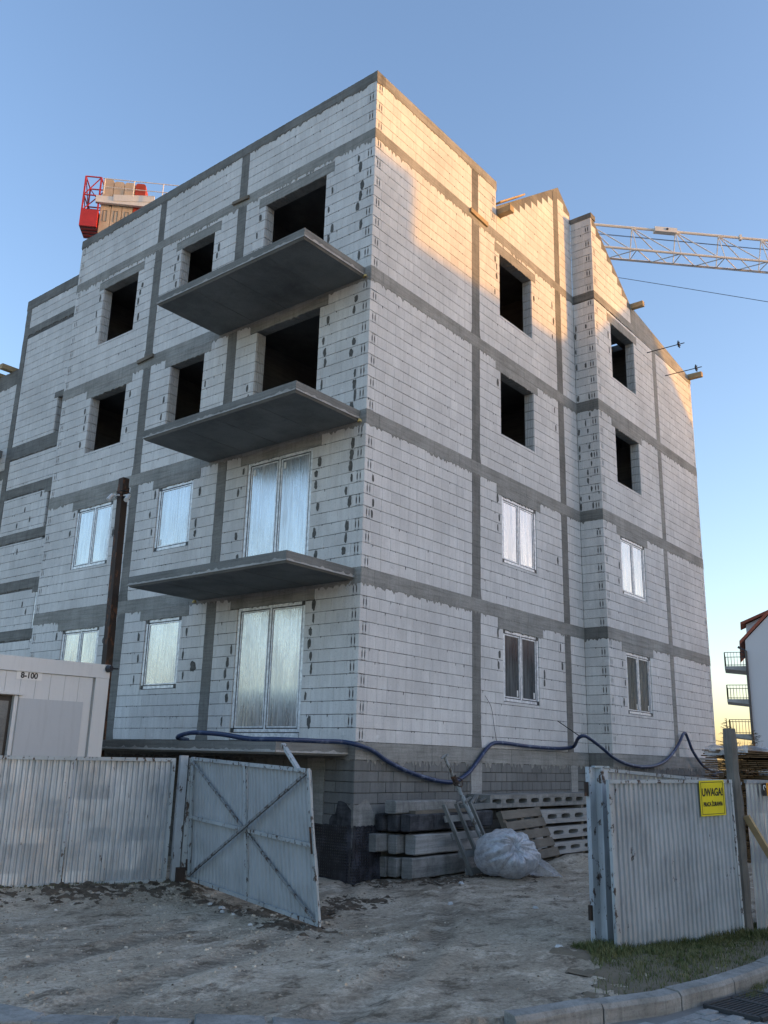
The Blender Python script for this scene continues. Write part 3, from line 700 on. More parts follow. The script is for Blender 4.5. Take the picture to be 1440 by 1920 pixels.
# ---- right hand gable facade, flush part
colsR = [(3.258, 3.542), (6.921, 7.19)]
opR = [(4.36, 5.762, k * H + WB, k * H + WT) for k in range(4)]
opR[3] = (4.36, 5.762, 8.25 + WB, 8.25 + WT + .10)
Z4T, Z4B = 11.15, 10.95
def gable_r(x): return 14.0 - abs(x - 7.25) * .735
for k in range(4):
    rows = storey_rows(k, 13 if k == 3 else 12)
    sol = [(a, b, k * H, (k + 1) * H) for a, b in colsR] + [(opR[k][0] - .19, opR[k][1] + .19, opR[k][3], opR[k][3] + .30 if k < 3 else opR[k][3] + .22)]
    wall(PR, 0, 7.8626, rows, [opR[k]], sol, slot0=0, z_lo=k * H, z_hi=(k + 1) * H)
    zt = (k + 1) * H - BH if k < 3 else Z4B
    for a, b in colsR: column(PR, a, b, k * H, zt, flare=(a < 4))
    if k < 3: lintel(PR, opR[k][0], opR[k][1], opR[k][3], k)
    else: ragged('lintel', 'concrete', PR, 4.17, 5.95, opR[3][3] + .21, opR[3][3], n=.003, spike=.02, dens=.2, depth=.23)
    if k < 3: ring_beam(PR, 0, 7.8626, (k + 1) * H, (k + 1) * H - BH, [.34, 2.8, 5.35])
ring_beam(PR, 0, 7.8626, Z4T, Z4B, [.3, 3.4], spike=.09, dens=.6)
rowsP = [(Z4T + i * PITCH, Z4T + (i + 1) * PITCH, i) for i in range(5)]
zc = 12.215
rowsP[-1] = (rowsP[-1][0], zc, 4)
wall(PR, 0, 4.24, rowsP, [], [(3.258, 3.5, Z4T, zc)], slot0=0, slot1=1, z_lo=Z4T)
column(PR, 3.258, 3.5, Z4T, zc, flare=False)
ragged('coping', 'concrete', PR, -.012, 4.25, 12.42, zc, n=.012, spike=.05, dens=.5)
rowsG = [(Z4T + i * PITCH, Z4T + (i + 1) * PITCH, i) for i in range(14)]
wall(PR, 4.245, 7.8626, rowsG, [], [(6.95, 7.19, Z4T, 15)], top=lambda x: gable_r(x) - .13, z_lo=Z4T)
column(PR, 6.95, 7.19, Z4T, 13.72, flare=False)
# sloping concrete capping behind the stepped blocks
mb = MB(); pts = [(4.245, Z4T), (7.8626, Z4T), (7.8626, gable_r(7.8626)), (7.25, 14.0), (4.245, gable_r(4.245))]
mb.add([PR.p(u, z, -.006) for u, z in pts] + [PR.p(u, z, -.24) for u, z in pts], [(0, 1, 2, 3, 4), (5, 6, 7, 8, 9)] + [(i, (i + 1) % 5, 5 + (i + 1) % 5, 5 + i) for i in range(5)]); mb.build('gable_capping', 'concrete_dark', bld)

# ---- projecting part
colP = (11.42, 11.66)
opP = [(8.7715, 10.172, k * H + WB, k * H + WT) for k in range(4)]
opP[3] = (8.7715, 10.172, 8.25 + WB, 8.25 + WT + .09)
XE = 14.33
for k in range(4):
    rows = storey_rows(k, 13 if k == 3 else 12)
    if k == 3: rows = [r if r[1] < 10.93 else (r[0], 10.92, r[2]) for r in rows]
    sol = [(colP[0], colP[1], k * H, (k + 1) * H), (opP[k][0] - .19, opP[k][1] + .19, opP[k][3], opP[k][3] + .30 if k < 3 else opP[k][3] + .22)]
    wall(PP, 7.8626, XE, rows, [opP[k]], sol, slot0=1, slot1=0, z_lo=k * H, z_hi=(k + 1) * H if k < 3 else 10.93)
    wall(PT, -.575, 0, rows, [], [], slot0=0, z_lo=k * H, L=.29)
    column(PP, colP[0], colP[1], k * H, (k + 1) * H - BH if k < 3 else 10.92, flare=False, mat='concrete')
    if k < 3:
        lintel(PP, opP[k][0], opP[k][1], opP[k][3], k)
        ring_beam(PP, 7.8626, XE, (k + 1) * H, (k + 1) * H - BH, [10.1, 12.9]); ring_beam(PT, -.577, 0, (k + 1) * H, (k + 1) * H - BH, [], mat='concrete_dark', n=.005)
    else: ragged('lintel', 'concrete', PP, 8.58, 10.36, opP[3][3] + .21, opP[3][3], n=.003, spike=.02, dens=.2, depth=.23)
ring_beam(PP, 7.8626, 10.22, Z4T, Z4B, []); ring_beam(PT, -.577, 0, Z4T, Z4B, [], mat='concrete_dark', n=.005)
def gable_p(x): return 13.34 - (x - 7.8626) * .715
wall(PP, 7.8626, 10.08, [r for r in rowsG if r[0] < 13.4], [], [], slot0=1, top=lambda x: gable_p(x) - .10, z_lo=Z4T)
wall(PT, -.575, 0, rowsG[:10], [], [], slot0=0, z_lo=Z4T, L=.29)
mb = MB(); pts = [(7.885, Z4T), (10.08, Z4T), (10.08, gable_p(10.08)), (7.885, gable_p(7.885))]
mb.add([PP.p(u, z, -.006) for u, z in pts] + [PP.p(u, z, -.24) for u, z in pts], [(0, 1, 2, 3), (4, 5, 6, 7)] + [(i, (i + 1) % 4, 4 + (i + 1) % 4, 4 + i) for i in range(4)]); mb.build('gable_capping', 'concrete_dark', bld)
mb = MB(); mb.hexa([PT.p(-.59, 13.22, -.24), PT.p(0, 13.22, -.24), PT.p(0, 13.22, .012), PT.p(-.59, 13.22, .012), PT.p(-.59, 13.36, -.24), PT.p(0, 13.36, -.24), PT.p(0, 13.36, .012), PT.p(-.59, 13.36, .012)]); mb.build('gable_capping', 'concrete_dark', bld)
for (a, b, za, zb) in ((10.083, 10.36, gable_p(10.083), 11.66), (10.363, XE + .02, 11.66, 11.11)):
    mb = MB(); z0 = 10.925
    mb.hexa([PP.p(a, z0, .006), PP.p(b, z0, .006), PP.p(b, z0, -.24), PP.p(a, z0, -.24), PP.p(a, za, .006), PP.p(b, zb, .006), PP.p(b, zb, -.24), PP.p(a, za, -.24)]); mb.build('eaves_beam', 'concrete', bld)

# ---- left hand facade with the balconies
colsL = [(3.50, 3.76), (6.31, 6.57)]
YE = 9.80
for k in range(4):
    dz1 = .10 if k == 3 else 0
    opL = [(1.2165, 2.8967, k * H + .012, k * H + 2.3114), (4.478, 5.585, k * H + .938, k * H + 2.30 + dz1), (7.171, 8.547, k * H + .89, k * H + WT + dz1)]
    opL[0] = (opL[0][0], opL[0][1], opL[0][2], k * H + 2.3114 + dz1)
    rows = storey_rows(k, 13 if k == 3 else 12)
    sol = [(a, b, k * H, (k + 1) * H) for a, b in colsL] + [(o_[0] - .2, o_[1] + .2, o_[3], o_[3] + (.30 if k < 3 else .21)) for o_ in opL]
    wall(PL, 0, YE, rows, opL, sol, slot0=1, slot1=0, z_lo=k * H, z_hi=(k + 1) * H)
    zt = (k + 1) * H - BH if k < 3 else Z4B
    for a, b in colsL: column(PL, a, b, k * H, zt, flare=True)
    for o_ in opL:
        if k < 3: lintel(PL, o_[0], o_[1], o_[3], k, ext=.2)
        else: ragged('lintel', 'concrete', PL, o_[0] - .2, o_[1] + .2, o_[3] + .20, o_[3], n=.003, spike=.02, dens=.2, depth=.23)
    if k < 3: ring_beam(PL, -.002, YE, (k + 1) * H, (k + 1) * H - BH, [4.3, 7.0], mat='concrete')
ring_beam(PL, -.002, YE, Z4T, Z4B, [2.4, 6.0], spike=.1, dens=.6)
wall(PL, 0, YE, rowsP, [], [(3.52, 3.75, Z4T, zc), (6.33, 6.54, Z4T, zc)], slot0=1, slot1=0, z_lo=Z4T)
for a, b in ((3.52, 3.75), (6.33, 6.54)): column(PL, a, b, Z4T, zc, flare=False)
ragged('coping', 'concrete_dark', PL, -.014, YE + .01, 12.42, zc, n=.014, spike=.07, dens=.7)
for k in range(2):
    window(PL, 1.2165, 2.8967, k * H + (.13 if k == 0 else .02), k * H + 2.3114, 2, 'pane_foil', sticker=2 if k else 0)
    window(PL, 4.478, 5.585, k * H + .938, k * H + 2.30, 1, 'pane_foil', sticker=1 if k else 0)
    window(PL, 7.171, 8.547, k * H + .89, k * H + WT, 2, 'pane_foil')
    window(PR, 4.36, 5.762, k * H + WB, k * H + WT, 2, 'pane_bright' if k else 'pane_clear', sticker=0 if k else 1)
    window(PP, 8.7715, 10.172, k * H + WB, k * H + WT, 2, 'pane_bright' if k else 'pane_clear', sticker=0 if k else 1)
mb = MB(); pbox(mb, PL, 1.24, 2.87, .014, .125, -.06, -.012); mb.build('threshold_board', 'frame_tape', bld)

# ---- stair tower set back, and the low wing beyond it
SB = [(7.20, 7.61), (6.10, 6.38), (4.84, 5.11), (3.56, 3.83), (2.30, 2.57), (1.0, 1.25)]
opS = [(9.85, 11.02, 7.30, 8.60), (9.85, 10.9, 4.78, 6.02), (9.85, 10.86, 2.25, 3.47)]
rowsS = [(i * PITCH, (i + 1) * PITCH, i) for i in range(53)] + [(Z4T + i * PITCH, Z4T + (i + 1) * PITCH, i) for i in range(4)]
rowsS = [r for r in rowsS if r[1] < Z4B + .02 or r[0] >= Z4T]
solS = [(9.8, 13.05, a, b) for a, b in SB] + [(9.8, 13.05, Z4B, Z4T), (9.8, 13.05, 11.78, 12.3), (13.03, 13.3, 0, 13)]
wall(PS, YE, 13.28, rowsS, opS, solS, z_lo=0, z_hi=12.0)
for a, b in SB: ragged('ring_beam', 'concrete_dark', PS, YE, 13.05, b, a + .04, n=.005, spike=.05, dens=.5)
ragged('ring_beam', 'concrete_dark', PS, YE, 13.05, Z4T, Z4B, n=.005, spike=.07, dens=.6)
ragged('coping', 'concrete_dark', PS, YE, 13.29, 12.07, 11.79, n=.010, spike=.05, dens=.4)
column(PS, 13.05, 13.28, 0, 11.78, mat='concrete_dark', flare=False)
for o_ in opS: ragged('lintel', 'concrete_dark', PS, o_[0] - .05, o_[1] + .16, o_[3] + .16, o_[3], n=.004, spike=.02)
mb = MB(); pbox(mb, PS, 10.80, 10.855, 2.26, 3.46, -.08, -.01); pbox(mb, PS, 10.70, 10.80, 2.26, 3.46, -.07, -.02); mb.build('window', 'frame_tape', bld)
wall(PF, 13.3, 18, storey_rows(0, 46), [], [(13.3, 18, 4.05, 4.3), (13.3, 18, 6.8, 7.05)], z_lo=0, z_hi=9.6)
ring_beam(PF, 13.3, 18, 10.03, 9.58, [14.2], mat='concrete_dark'); 
for z in (4.3, 7.05): ring_beam(PF, 13.3, 18, z, z - .25, [], mat='concrete_dark')
mb = MB(); mb.box(-.5, 13.62, 7.45, .62, 17, 7.65); mb.build('balcony_slab', 'slab_concrete', bld)

# ---- balcony slabs
def slab(x0, y0, y1, zt, th, name='balcony_slab'):
    mb = MB(); c = .035; X1 = .02
    o = [(X1, y0), (x0, y0), (x0, y1), (X1, y1)]; i_ = [(X1, y0 + c), (x0 + c, y0 + c), (x0 + c, y1 - c), (X1, y1 - c)]
    vs = [(x, y, zt) for x, y in o] + [(x, y, zt - th + c) for x, y in o] + [(x, y, zt - th) for x, y in i_]
    fs = [(0, 1, 2, 3), (8, 9, 10, 11)]
    for a in range(3): fs += [(a, a + 1, 5 + a, 4 + a), (4 + a, 5 + a, 9 + a, 8 + a)]
    mb.add(vs, fs); s_ = mb.build(name, 'slab_concrete', bld)
    mb = MB()                                            # paler ragged strip along the lower edge
    for (ax, ay, bx, by) in ((x0, y0, x0, y1), (X1, y0, x0, y0)):
        d = Vector((bx - ax, by - ay, 0)); L_ = d.length; d.normalize(); n_ = Vector((-1, 0, 0)) if abs(d.y) > .5 else Vector((0, -1, 0)); N = int(L_ / .06); T = []; B = []
        for k in range(N + 1):
            p = Vector((ax, ay, 0)) + d * (L_ * k / N)
            T.append(p + n_ * .004 + Vector((0, 0, zt - th + c + ru(.012, .035) + (.03 if rnd() < .08 else 0)))); B.append(p + n_ * .007 + Vector((0, 0, zt - th + c - .006)))
        vs = T + B; M = N + 1; mb.add(vs, [(k, k + 1, M + k + 1, M + k) for k in range(N)])
    mb.build('edge_lip', 'concrete_pale', s_, recalc=False)
    for k in range(1, 4):
        mb = MB(); y = y0 + (y1 - y0) * k / 4 + ru(-.1, .1); mb.box(x0 + .12, y - .006, zt - th - .004, -.02, y + .006, zt - th + .01); mb.build('board_seam', 'concrete_dark', s_)
    return s_
for k in (1, 2, 3): slab(-1.57, .135, 4.06, k * H - .015, .185)
slab(-1.57, .135, 7.2, -.05, .17, 'terrace_slab')
for (y, z) in ((.10, 8.03), (.12, 5.28), (4.1, 2.52)):
    mb = MB(); rock(mb, -.03, y, z, .045, 1.2); mb.build('foam_blob', 'foam', bld)
mb = MB(); mb.beam((-.03, .10, 2.62), (-.10, .22, 2.38), .012, .012); mb.build('steel_rod', 'prop_steel', bld)

# ---- basement
mb = MB(); mb.box(.02, .02, -2.3, 7.8626, .2, -.26); mb.box(.02, .22, -2.3, .2, 9.8, -.26); mb.box(7.87, -.56, -2.3, 14.3, -.3, -.26); mb.build('basement_wall', 'mortar', bld)
BAS = []
def basement(P, u0, u1, cols, z0=-2.0, z1=-.27):
    L, hh = .385, .163; r = 0; z = z1
    cs = sorted(cols); spans = []; u = u0
    for a, b in cs: spans.append((u, a)); u = b
    spans.append((u, u1))
    while z > z0:
        for a, b in spans:
            u = a; e = math.floor(a / L) * L + (L / 2 if r % 2 else 0)
            while u < b - 1e-3:
                e += L; ee = min(e, b)
                if ee - u < .05: continue
                if b - ee < .06: ee = b
                BAS.append((P, u + .006, ee - .006, z - hh + .006, z - .006)); u = ee
        z -= hh; r += 1
basement(PR, 0, 7.8626, [(3.207, 3.557), (7.027, 7.318)]); basement(PL, 0, 2.2, [(.62, .98)], -2.0, -.27); basement(PP, 7.8626, XE, []); basement(PT, -.575, 0, [])
for P, a, b in ((PR, 3.207, 3.557), (PR, 7.027, 7.318), (PL, .62, .98)): column(P, a, b, -1.9, -.26, mat='concrete_pale' if P is PR else 'concrete', flare=False, n=.008)
ring_beam(PR, 0, 7.8626, -.003, -.262, [.27, 2.0, 4.6, 6.4], mat='concrete', spike=.10, dens=.9, n=.008); ring_beam(PP, 7.8626, XE, -.003, -.262, [10.5], mat='concrete', spike=.10, dens=.9, n=.008); ring_beam(PT, -.575, 0, -.003, -.262, [], mat='concrete_dark', n=.006)
ring_beam(PL, -.002, 9.8, -.003, -.262, [], mat='concrete_dark', n=.006)
mb = MB()                                               # thin bitumen and slurry coat at the corner
for P, w in ((PR, .95), (PL, .45)):
    N = 16; vs = []
    for i in range(N + 1): u = w * i / N; vs.append(P.p(u, -1.26, .004))
    for i in range(N + 1): u = w * i / N; vs.append(P.p(u, -.90 - .22 * (i / N) + ru(-.05, .05) + (.16 * math.exp(-((i - 4.5) / 1.6) ** 2) if P is PR else 0), .003))
    mb.add(vs, [(i, i + 1, N + 2 + i, N + 1 + i) for i in range(N)])
mb.build('slurry_coat', 'old_concrete', bld, recalc=False)
mb = MB()
vs = [PL.p(.44 * i / 8 + .03, -1.27, .008) for i in range(9)] + [PL.p(.44 * i / 8 + .03, -1.0 + .12 * math.sin(3.1 * i / 8) - (.0 if i < 6 else .15) + ru(-.02, .02), .007) for i in range(9)]
mb.add(vs, [(i, i + 1, 10 + i, 9 + i) for i in range(8)]); mb.build('bitumen_patch', 'tarred_concrete', bld, recalc=False)
mb = MB(); N = 40; path = []
for i in range(N + 1):
    t = i / N; path.append(Vector((-.035, 1.9 * (1 - t / .55), 0)) if t < .55 else Vector((.02 + .62 * (t - .55) / .45, -.035 - .01 * math.sin(t * 40), 0)))
vs = []
for j in range(7):
    for i, p in enumerate(path): vs.append(p + Vector((-.02 * (1 if i < 22 else 0), -.02 * (0 if i < 22 else 1), 0)) * (math.sin(j * .8 + i * .35) * .5 + (6 - j) * .12) + Vector((0, 0, -2.1 + .87 * j / 6 + (ru(-.012, .012) if j == 6 else 0))))
mb.add(vs, [(j * (N + 1) + i, j * (N + 1) + i + 1, (j + 1) * (N + 1) + i + 1, (j + 1) * (N + 1) + i) for j in range(6) for i in range(N)])
mb.build('foundation_membrane', 'membrane', bld, smooth=True, recalc=False)

# ---- inside: floors, partitions, closing walls
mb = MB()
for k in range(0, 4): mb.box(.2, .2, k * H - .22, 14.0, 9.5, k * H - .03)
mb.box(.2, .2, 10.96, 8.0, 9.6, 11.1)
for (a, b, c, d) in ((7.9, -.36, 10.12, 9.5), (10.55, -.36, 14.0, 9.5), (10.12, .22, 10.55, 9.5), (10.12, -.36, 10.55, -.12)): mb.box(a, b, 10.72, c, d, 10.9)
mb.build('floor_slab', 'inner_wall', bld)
mb = MB()
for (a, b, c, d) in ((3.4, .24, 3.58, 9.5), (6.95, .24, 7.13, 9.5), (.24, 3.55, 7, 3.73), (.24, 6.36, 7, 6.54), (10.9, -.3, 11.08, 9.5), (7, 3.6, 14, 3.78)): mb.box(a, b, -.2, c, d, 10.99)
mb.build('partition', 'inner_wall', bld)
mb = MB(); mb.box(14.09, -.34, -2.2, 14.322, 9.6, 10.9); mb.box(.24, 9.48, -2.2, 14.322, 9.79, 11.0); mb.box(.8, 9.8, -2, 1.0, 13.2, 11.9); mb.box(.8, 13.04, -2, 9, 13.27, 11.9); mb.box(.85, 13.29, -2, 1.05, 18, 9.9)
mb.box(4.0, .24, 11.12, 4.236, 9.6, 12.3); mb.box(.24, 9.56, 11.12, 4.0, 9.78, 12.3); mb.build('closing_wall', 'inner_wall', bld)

# ---- emit the blocks
def emit_block(mb, b):
    P, u0, u1, z0, z1, dep, sl = b
    t = .5 + random.gauss(0, .16); mb.tone = max(0, min(1, t)); n = ru(-.0012, .0012); c = .0022
    B0 = [(u0, z0), (u1, z0), (u1, z1), (u0, z1)]; B1 = [(u0 + c, z0 + c), (u1 - c, z0 + c), (u1 - c, z1 - c), (u0 + c, z1 - c)]
    vs = [P.p(u, z, n - dep) for u, z in B0] + [P.p(u, z, n - c) for u, z in B0] + [P.p(u, z, n) for u, z in B1]
    fs = [(i, (i + 1) % 4, 4 + (i + 1) % 4, 4 + i) for i in range(4)] + [(4 + i, 4 + (i + 1) % 4, 8 + (i + 1) % 4, 8 + i) for i in range(4)]
    if not sl or z1 - z0 < .15 or u1 - u0 < .15: fs.append((8, 9, 10, 11)); mb.add(vs, fs)
    else:
        mb.add(vs, fs); a, b_ = B1[0][0], B1[1][0]; w = b_ - a; q0, q1 = a + w * .22, a + w * .78; mid = (q0 + q1) / 2
        mb.quad(P.p(a, B1[0][1], n), P.p(q0, B1[0][1], n), P.p(q0, B1[2][1], n), P.p(a, B1[2][1], n)); mb.quad(P.p(q1, B1[0][1], n), P.p(b_, B1[0][1], n), P.p(b_, B1[2][1], n), P.p(q1, B1[2][1], n))
        for s0, s1 in ((q0, mid), (mid, q1)): holecell(mb, P, s0, s1, B1[0][1], B1[2][1], .0165, .068, n, .05, 8, 4.)
def seen(b):
    P, u0, u1, z0, z1 = b[:5]; c = P.p((u0 + u1) / 2, (z0 + z1) / 2); d = CAM - c
    return (u1 - u0) * (z1 - z0) * max(0, d.normalized().dot(P.N)) / d.length_squared
BLOCKS.sort(key=seen, reverse=True)
hero = [b for b in BLOCKS if (b[0] is PR and b[3] > -.1) or (b[0] is PL and b[1] < 4.4)][:300]
hs = set(id(b) for b in hero)
for b in hero:
    mb = MB(); emit_block(mb, b); mb.build('block', 'silicate', bld, recalc=False)
mb = MB()
for b in BLOCKS:
    if id(b) not in hs: emit_block(mb, b)
tag(mb.build('blockwork', 'silicate', bld, recalc=False), kind='stuff')
core.build('wall_core', 'joint_mortar', bld, recalc=False)
RIDGE.build('ribbed_reveal', 'silicate', bld)
tag(drips.build('mortar_drips', 'mortar', bld, recalc=False), kind='stuff')
BAS.sort(key=seen, reverse=True)
for i, (P, u0, u1, z0, z1) in enumerate(BAS[:240]):
    mb = MB(); emit_block(mb, (P, u0, u1, z0, z1, .05, 0)); mb.build('concrete_block', 'grey_block', bld, recalc=False)
mb = MB()
for (P, u0, u1, z0, z1) in BAS[240:]: emit_block(mb, (P, u0, u1, z0, z1, .05, 0))
if mb.f: tag(mb.build('basement_blockwork', 'grey_block', bld, recalc=False), kind='stuff')

# ---- dark mortar pockets beside the jambs and along the corner
def jamb(P, u, z0, z1, side, prob=.85, st=0):
    z = z0; i = st
    while z < z1 - .1:
        if rnd() < prob and i % 2 == 0 or rnd() < .18: patch(P, u + side * (ru(.10, .15) if (i // 2) % 2 else ru(.17, .23)), z + PITCH / 2 + ru(-.02, .02), ru(.045, .085), ru(.13, .21))
        z += PITCH; i += 1
for k in range(4):
    for (a, b, z0, z1) in ((1.2165, 2.8967, .1, 2.3), (4.478, 5.585, 1.0, 2.2), (7.171, 8.547, .9, 2.3)):
        jamb(PL, a, k * H + math.ceil(z0 / PITCH) * PITCH, k * H + z1, -1, .95 if a < 3 else .7); jamb(PL, b, k * H + math.ceil(z0 / PITCH) * PITCH, k * H + z1, 1, .8, k % 2)
    jamb(PP, 8.7715, k * H + 5 * PITCH, k * H + 2.2, -1, .7); jamb(PR, 4.36, k * H + 6 * PITCH, k * H + 2.2, -1, .25); jamb(PR, 5.762, k * H + 6 * PITCH, k * H + 2.2, 1, .25); jamb(PR, 6.92, k * H + 6 * PITCH, k * H + 2.2, -1, .3)
    for i in range(12):
        if k in (1, 2, 3) and rnd() < (.85 if k == 1 else .6): patch(PL, ru(.26, .40), k * H + (i + .5) * PITCH, ru(.05, .10), ru(.14, .22))
        if k in (2, 3) and rnd() < .45: patch(PT, ru(-.06, -.03), k * H + (i + .5) * PITCH, ru(.04, .07), ru(.12, .2)); 
        if k in (2, 3) and rnd() < .4: patch(PT, ru(-.36, -.2), k * H + (i + .5) * PITCH, ru(.03, .06), ru(.1, .17))
        if k == 1 and i in (4, 5, 7): patch(PR, ru(.20, .26), k * H + (i + .5) * PITCH, ru(.04, .06), ru(.12, .17))
        if rnd() < .2: patch(PR, XE - ru(.1, .3), k * H + (i + .5) * PITCH, .03, .12) if False else patch(PP, XE - ru(.08, .25), k * H + (i + .5) * PITCH, .03, .13)
for z, u in ((5.7, 11.9), (5.4, 11.6), (5.3, 12.2), (4.6, 12.0), (3.2, 11.4), (3.0, 11.2), (6.0, 11.2)): patch(PS, u, z, .06, .16)
patch(PL, 4.02, 1.32, .17, .19)
for (P, u, z, w, h_) in PATCH:
    mb = MB(); k = 14; vs = [P.p(u + ru(-.1, .1) * w, z, .005)]
    for j in range(k):
        a = 6.283 * j / k; ca, sa = math.cos(a), math.sin(a); e = (abs(ca) ** 2.6 + abs(sa) ** 2.6) ** (-1 / 2.6) * ru(.78, 1.18)
        vs.append(P.p(u + w / 2 * ca * e, z + h_ / 2 * sa * e, .0025))
    mb.add(vs, [(0, 1 + j, 1 + (j + 1) % k) for j in range(k)]); mb.build('mortar_patch', 'mortar', bld, recalc=False)

# ---- timbers left on the building
def timber(name, a, b, w, h_, label, cat, mat='new_wood', group=None, up=Vector((0, 0, 1))):
    mb = MB(); mid = (Vector(a) + Vector(b)) / 2; mb.beam(a, b, w, h_, up, .003); o = mb.build(name, mat, base=mid); return tag(o, label, cat, group)
timber('roof_purlin', (4.36, .6, 11.66), (4.36, -.34, 11.66), .16, .14, 'pale timber purlin end jutting from the gable beside the parapet', 'timber', group='roof timbers')
timber('roof_purlin', (10.17, .4, 11.69), (10.17, -.92, 11.69), .12, .14, 'pale timber purlin end jutting from the gable slope above the top right window', 'timber', group='roof timbers')
timber('roof_purlin', (14.24, .4, 11.12), (14.24, -.98, 11.12), .14, .15, 'pale timber purlin end at the lowest right eaves corner', 'timber', group='roof timbers')
timber('roof_batten', (4.30, .02, 11.90), (5.35, -.02, 12.68), .20, .035, 'pale board lying along the gable slope beside the parapet', 'timber', group='roof timbers')
timber('roof_purlin', (1.4, 13.8, 10.12), (.28, 13.8, 10.12), .16, .14, 'upper pale timber end at the far left roof edge', 'timber', group='roof timbers')
timber('roof_purlin', (1.4, 14.5, 10.12), (.10, 14.5, 10.12), .16, .12, 'lower pale timber end at the far left roof edge', 'timber', group='roof timbers')
timber('formwork_board', (3.16, -.03, 11.10), (3.83, -.03, 11.08), .045, .10, 'sunlit wooden board nailed across the column below the parapet', 'board', group='boards at the columns')
timber('formwork_board', (-.03, 3.42, 11.07), (-.03, 3.92, 11.10), .05, .07, 'wooden board at the foot of the parapet column above the top balcony', 'board', 'old_wood', group='boards at the columns')
timber('formwork_board', (-.03, 6.22, 8.22), (-.03, 6.78, 8.19), .05, .08, 'wooden board at the foot of the column left of the top balcony', 'board', 'old_wood', group='boards at the columns')
for (x, z, lb) in ((11.08, 10.70, 'upper thin anchor rod with a dark star washer sticking out of the right wall'), (12.32, 10.47, 'lower thin anchor rod with a dark star washer by the right eaves')):
    t = thing('anchor_rod', (x, -.58, z), lb, 'rod', 'anchor rods in the right wall')
    mb = MB(); mb.tube([(x, -.5, z), (x, -1.62, z)], .012, 6); mb.build('rod', 'wire_black', t)
    mb = MB()
    for a in range(6): an = a * math.pi / 3; mb.beam((x, -1.45, z), (x + math.cos(an) * .10, -1.47, z + math.sin(an) * .10), .03, .02)
    mb.build('star_washer', 'wire_black', t)

# ---- blue concrete pump hose
hp = [(-.9, 2.9, -.02), (-1.3, 2.6, -.01), (-1.5, 2.40, .01), (-1.5, 2.22, .055), (-1.5, 2.0, .075), (-1.5, 1.62, .065), (-1.5, 1.3, .045), (-1.49, .75, -.012), (-1.40, .30, -.014), (-1.07, .17, -.013), (-.6, .16, -.013), (-.22, .08, -.01), (-.06, -.1, -.05)]
hp += [(.35, -.07, -.13), (.71, -.07, -.275), (1.25, -.07, -.43), (1.87, -.07, -.545), (2.25, -.08, -.59), (2.57, -.08, -.588), (2.9, -.08, -.49), (3.155, -.07, -.36), (3.5, -.07, -.10), (3.7, -.07, .03), (3.9, -.07, .098), (4.3, -.07, .105), (5.2, -.07, .07), (6.0, -.07, .06), (6.57, -.08, .07), (6.95, -.12, .12)]
def ron(x, z, y):  # carry a point measured on the facade plane forward along its line of sight
    a = Vector((x, 0, z)); t = (y - CAM.y) / (a.y - CAM.y); return tuple(CAM + (a - CAM) * t)
hp += [ron(7.40, .30, -.5), ron(7.683, .362, -.64), ron(8.0, .30, -.66), ron(8.55, .13, -.66), ron(9.12, -.066, -.66), ron(9.9, -.21, -.66), ron(10.9, -.259, -.66), ron(11.8, -.18, -.66), ron(12.45, -.005, -.66), ron(13.1, .32, -.68), ron(13.586, .65, -.70), ron(13.85, .48, -.72), ron(14.164, .167, -.74), ron(14.9, -.2, -.76), ron(15.93, -.39, -.8), ron(16.3, -.42, -.9), ron(16.2, -.36, -1.0), ron(15.5, -.45, -1.0)]
mb = MB(); pp = catmull(hp, 7); mb.tube(pp, [.036] * len(pp), 8)
tag(mb.build('pump_hose', 'hose_blue', base=(0, -.07, -.1), smooth=True), 'long dark blue hose hanging in loops along the foot of the walls', 'hose')
mb = MB(); mb.tube([(6.4, -.05, .62), ron(7.55, .33, -.6)], .01, 5); tag(mb.build('hose_wire', 'wire_black', base=(6.4, -.05, .62)), 'thin wire holding the hose up to the wall near the recess', 'wire')
mb = MB(); mb.tube(catmull([(3.65, -.02, .95), (3.85, -.03, .75), (3.95, -.03, .4), (4.0, -.05, .13)], 5), .005, 4); tag(mb.build('hose_wire', 'wire_black', base=(3.65, -.02, .95)), 'thin wire from the wall to the hose beside the first gable column', 'wire')

# ================================================================== fences and gate
class Patch4:                                       # bilinear panel: hinge-bottom, far-bottom, far-top, hinge-top
    def __init__(s, a, b, c, d):
        s.q = [Vector(x) for x in (a, b, c, d)]; n = (s.q[1] - s.q[0]).cross(s.q[3] - s.q[0]).normalized()
        if n.dot(CAM - s.q[0]) < 0: n = -n
        s.n = n; s.w = (s.q[1] - s.q[0]).length; s.h = (s.q[3] - s.q[0]).length
    def p(s, a, b, n=0.): q = s.q; return (q[0] * (1 - a) + q[1] * a) * (1 - b) + (q[3] * (1 - a) + q[2] * a) * b + s.n * n
def sheet(Q, a0, a1, per, amp, n0=0., mat='fence_sheet', parent=None, b0=0., b1=1., dent=.0055):
    mb = MB(); w = Q.w * (a1 - a0); K = max(2, int(round(w / per))); cols = []
    for i in range(K):
        for f, o in ((0, 0), (.30, 0), (.45, 1), (.85, 1)): cols.append((a0 + (a1 - a0) * (i + f) / K, o))
    cols.append((a1, 0)); R = 9; vs = []
    for j in range(R + 1):
        b = b0 + (b1 - b0) * j / R
        for (a, o) in cols: vs.append(Q.p(a, b, n0 + amp * o + (vn(a * Q.w * 4 + 7, b * 6 + per * 99) - .5) * dent * 5 + ru(-dent, dent) * .35))
    M = len(cols); mb.add(vs, [(j * M + i, j * M + i + 1, (j + 1) * M + i + 1, (j + 1) * M + i) for j in range(R) for i in range(M - 1)])
    return mb.build('corrugated_sheet', mat, parent, recalc=False)
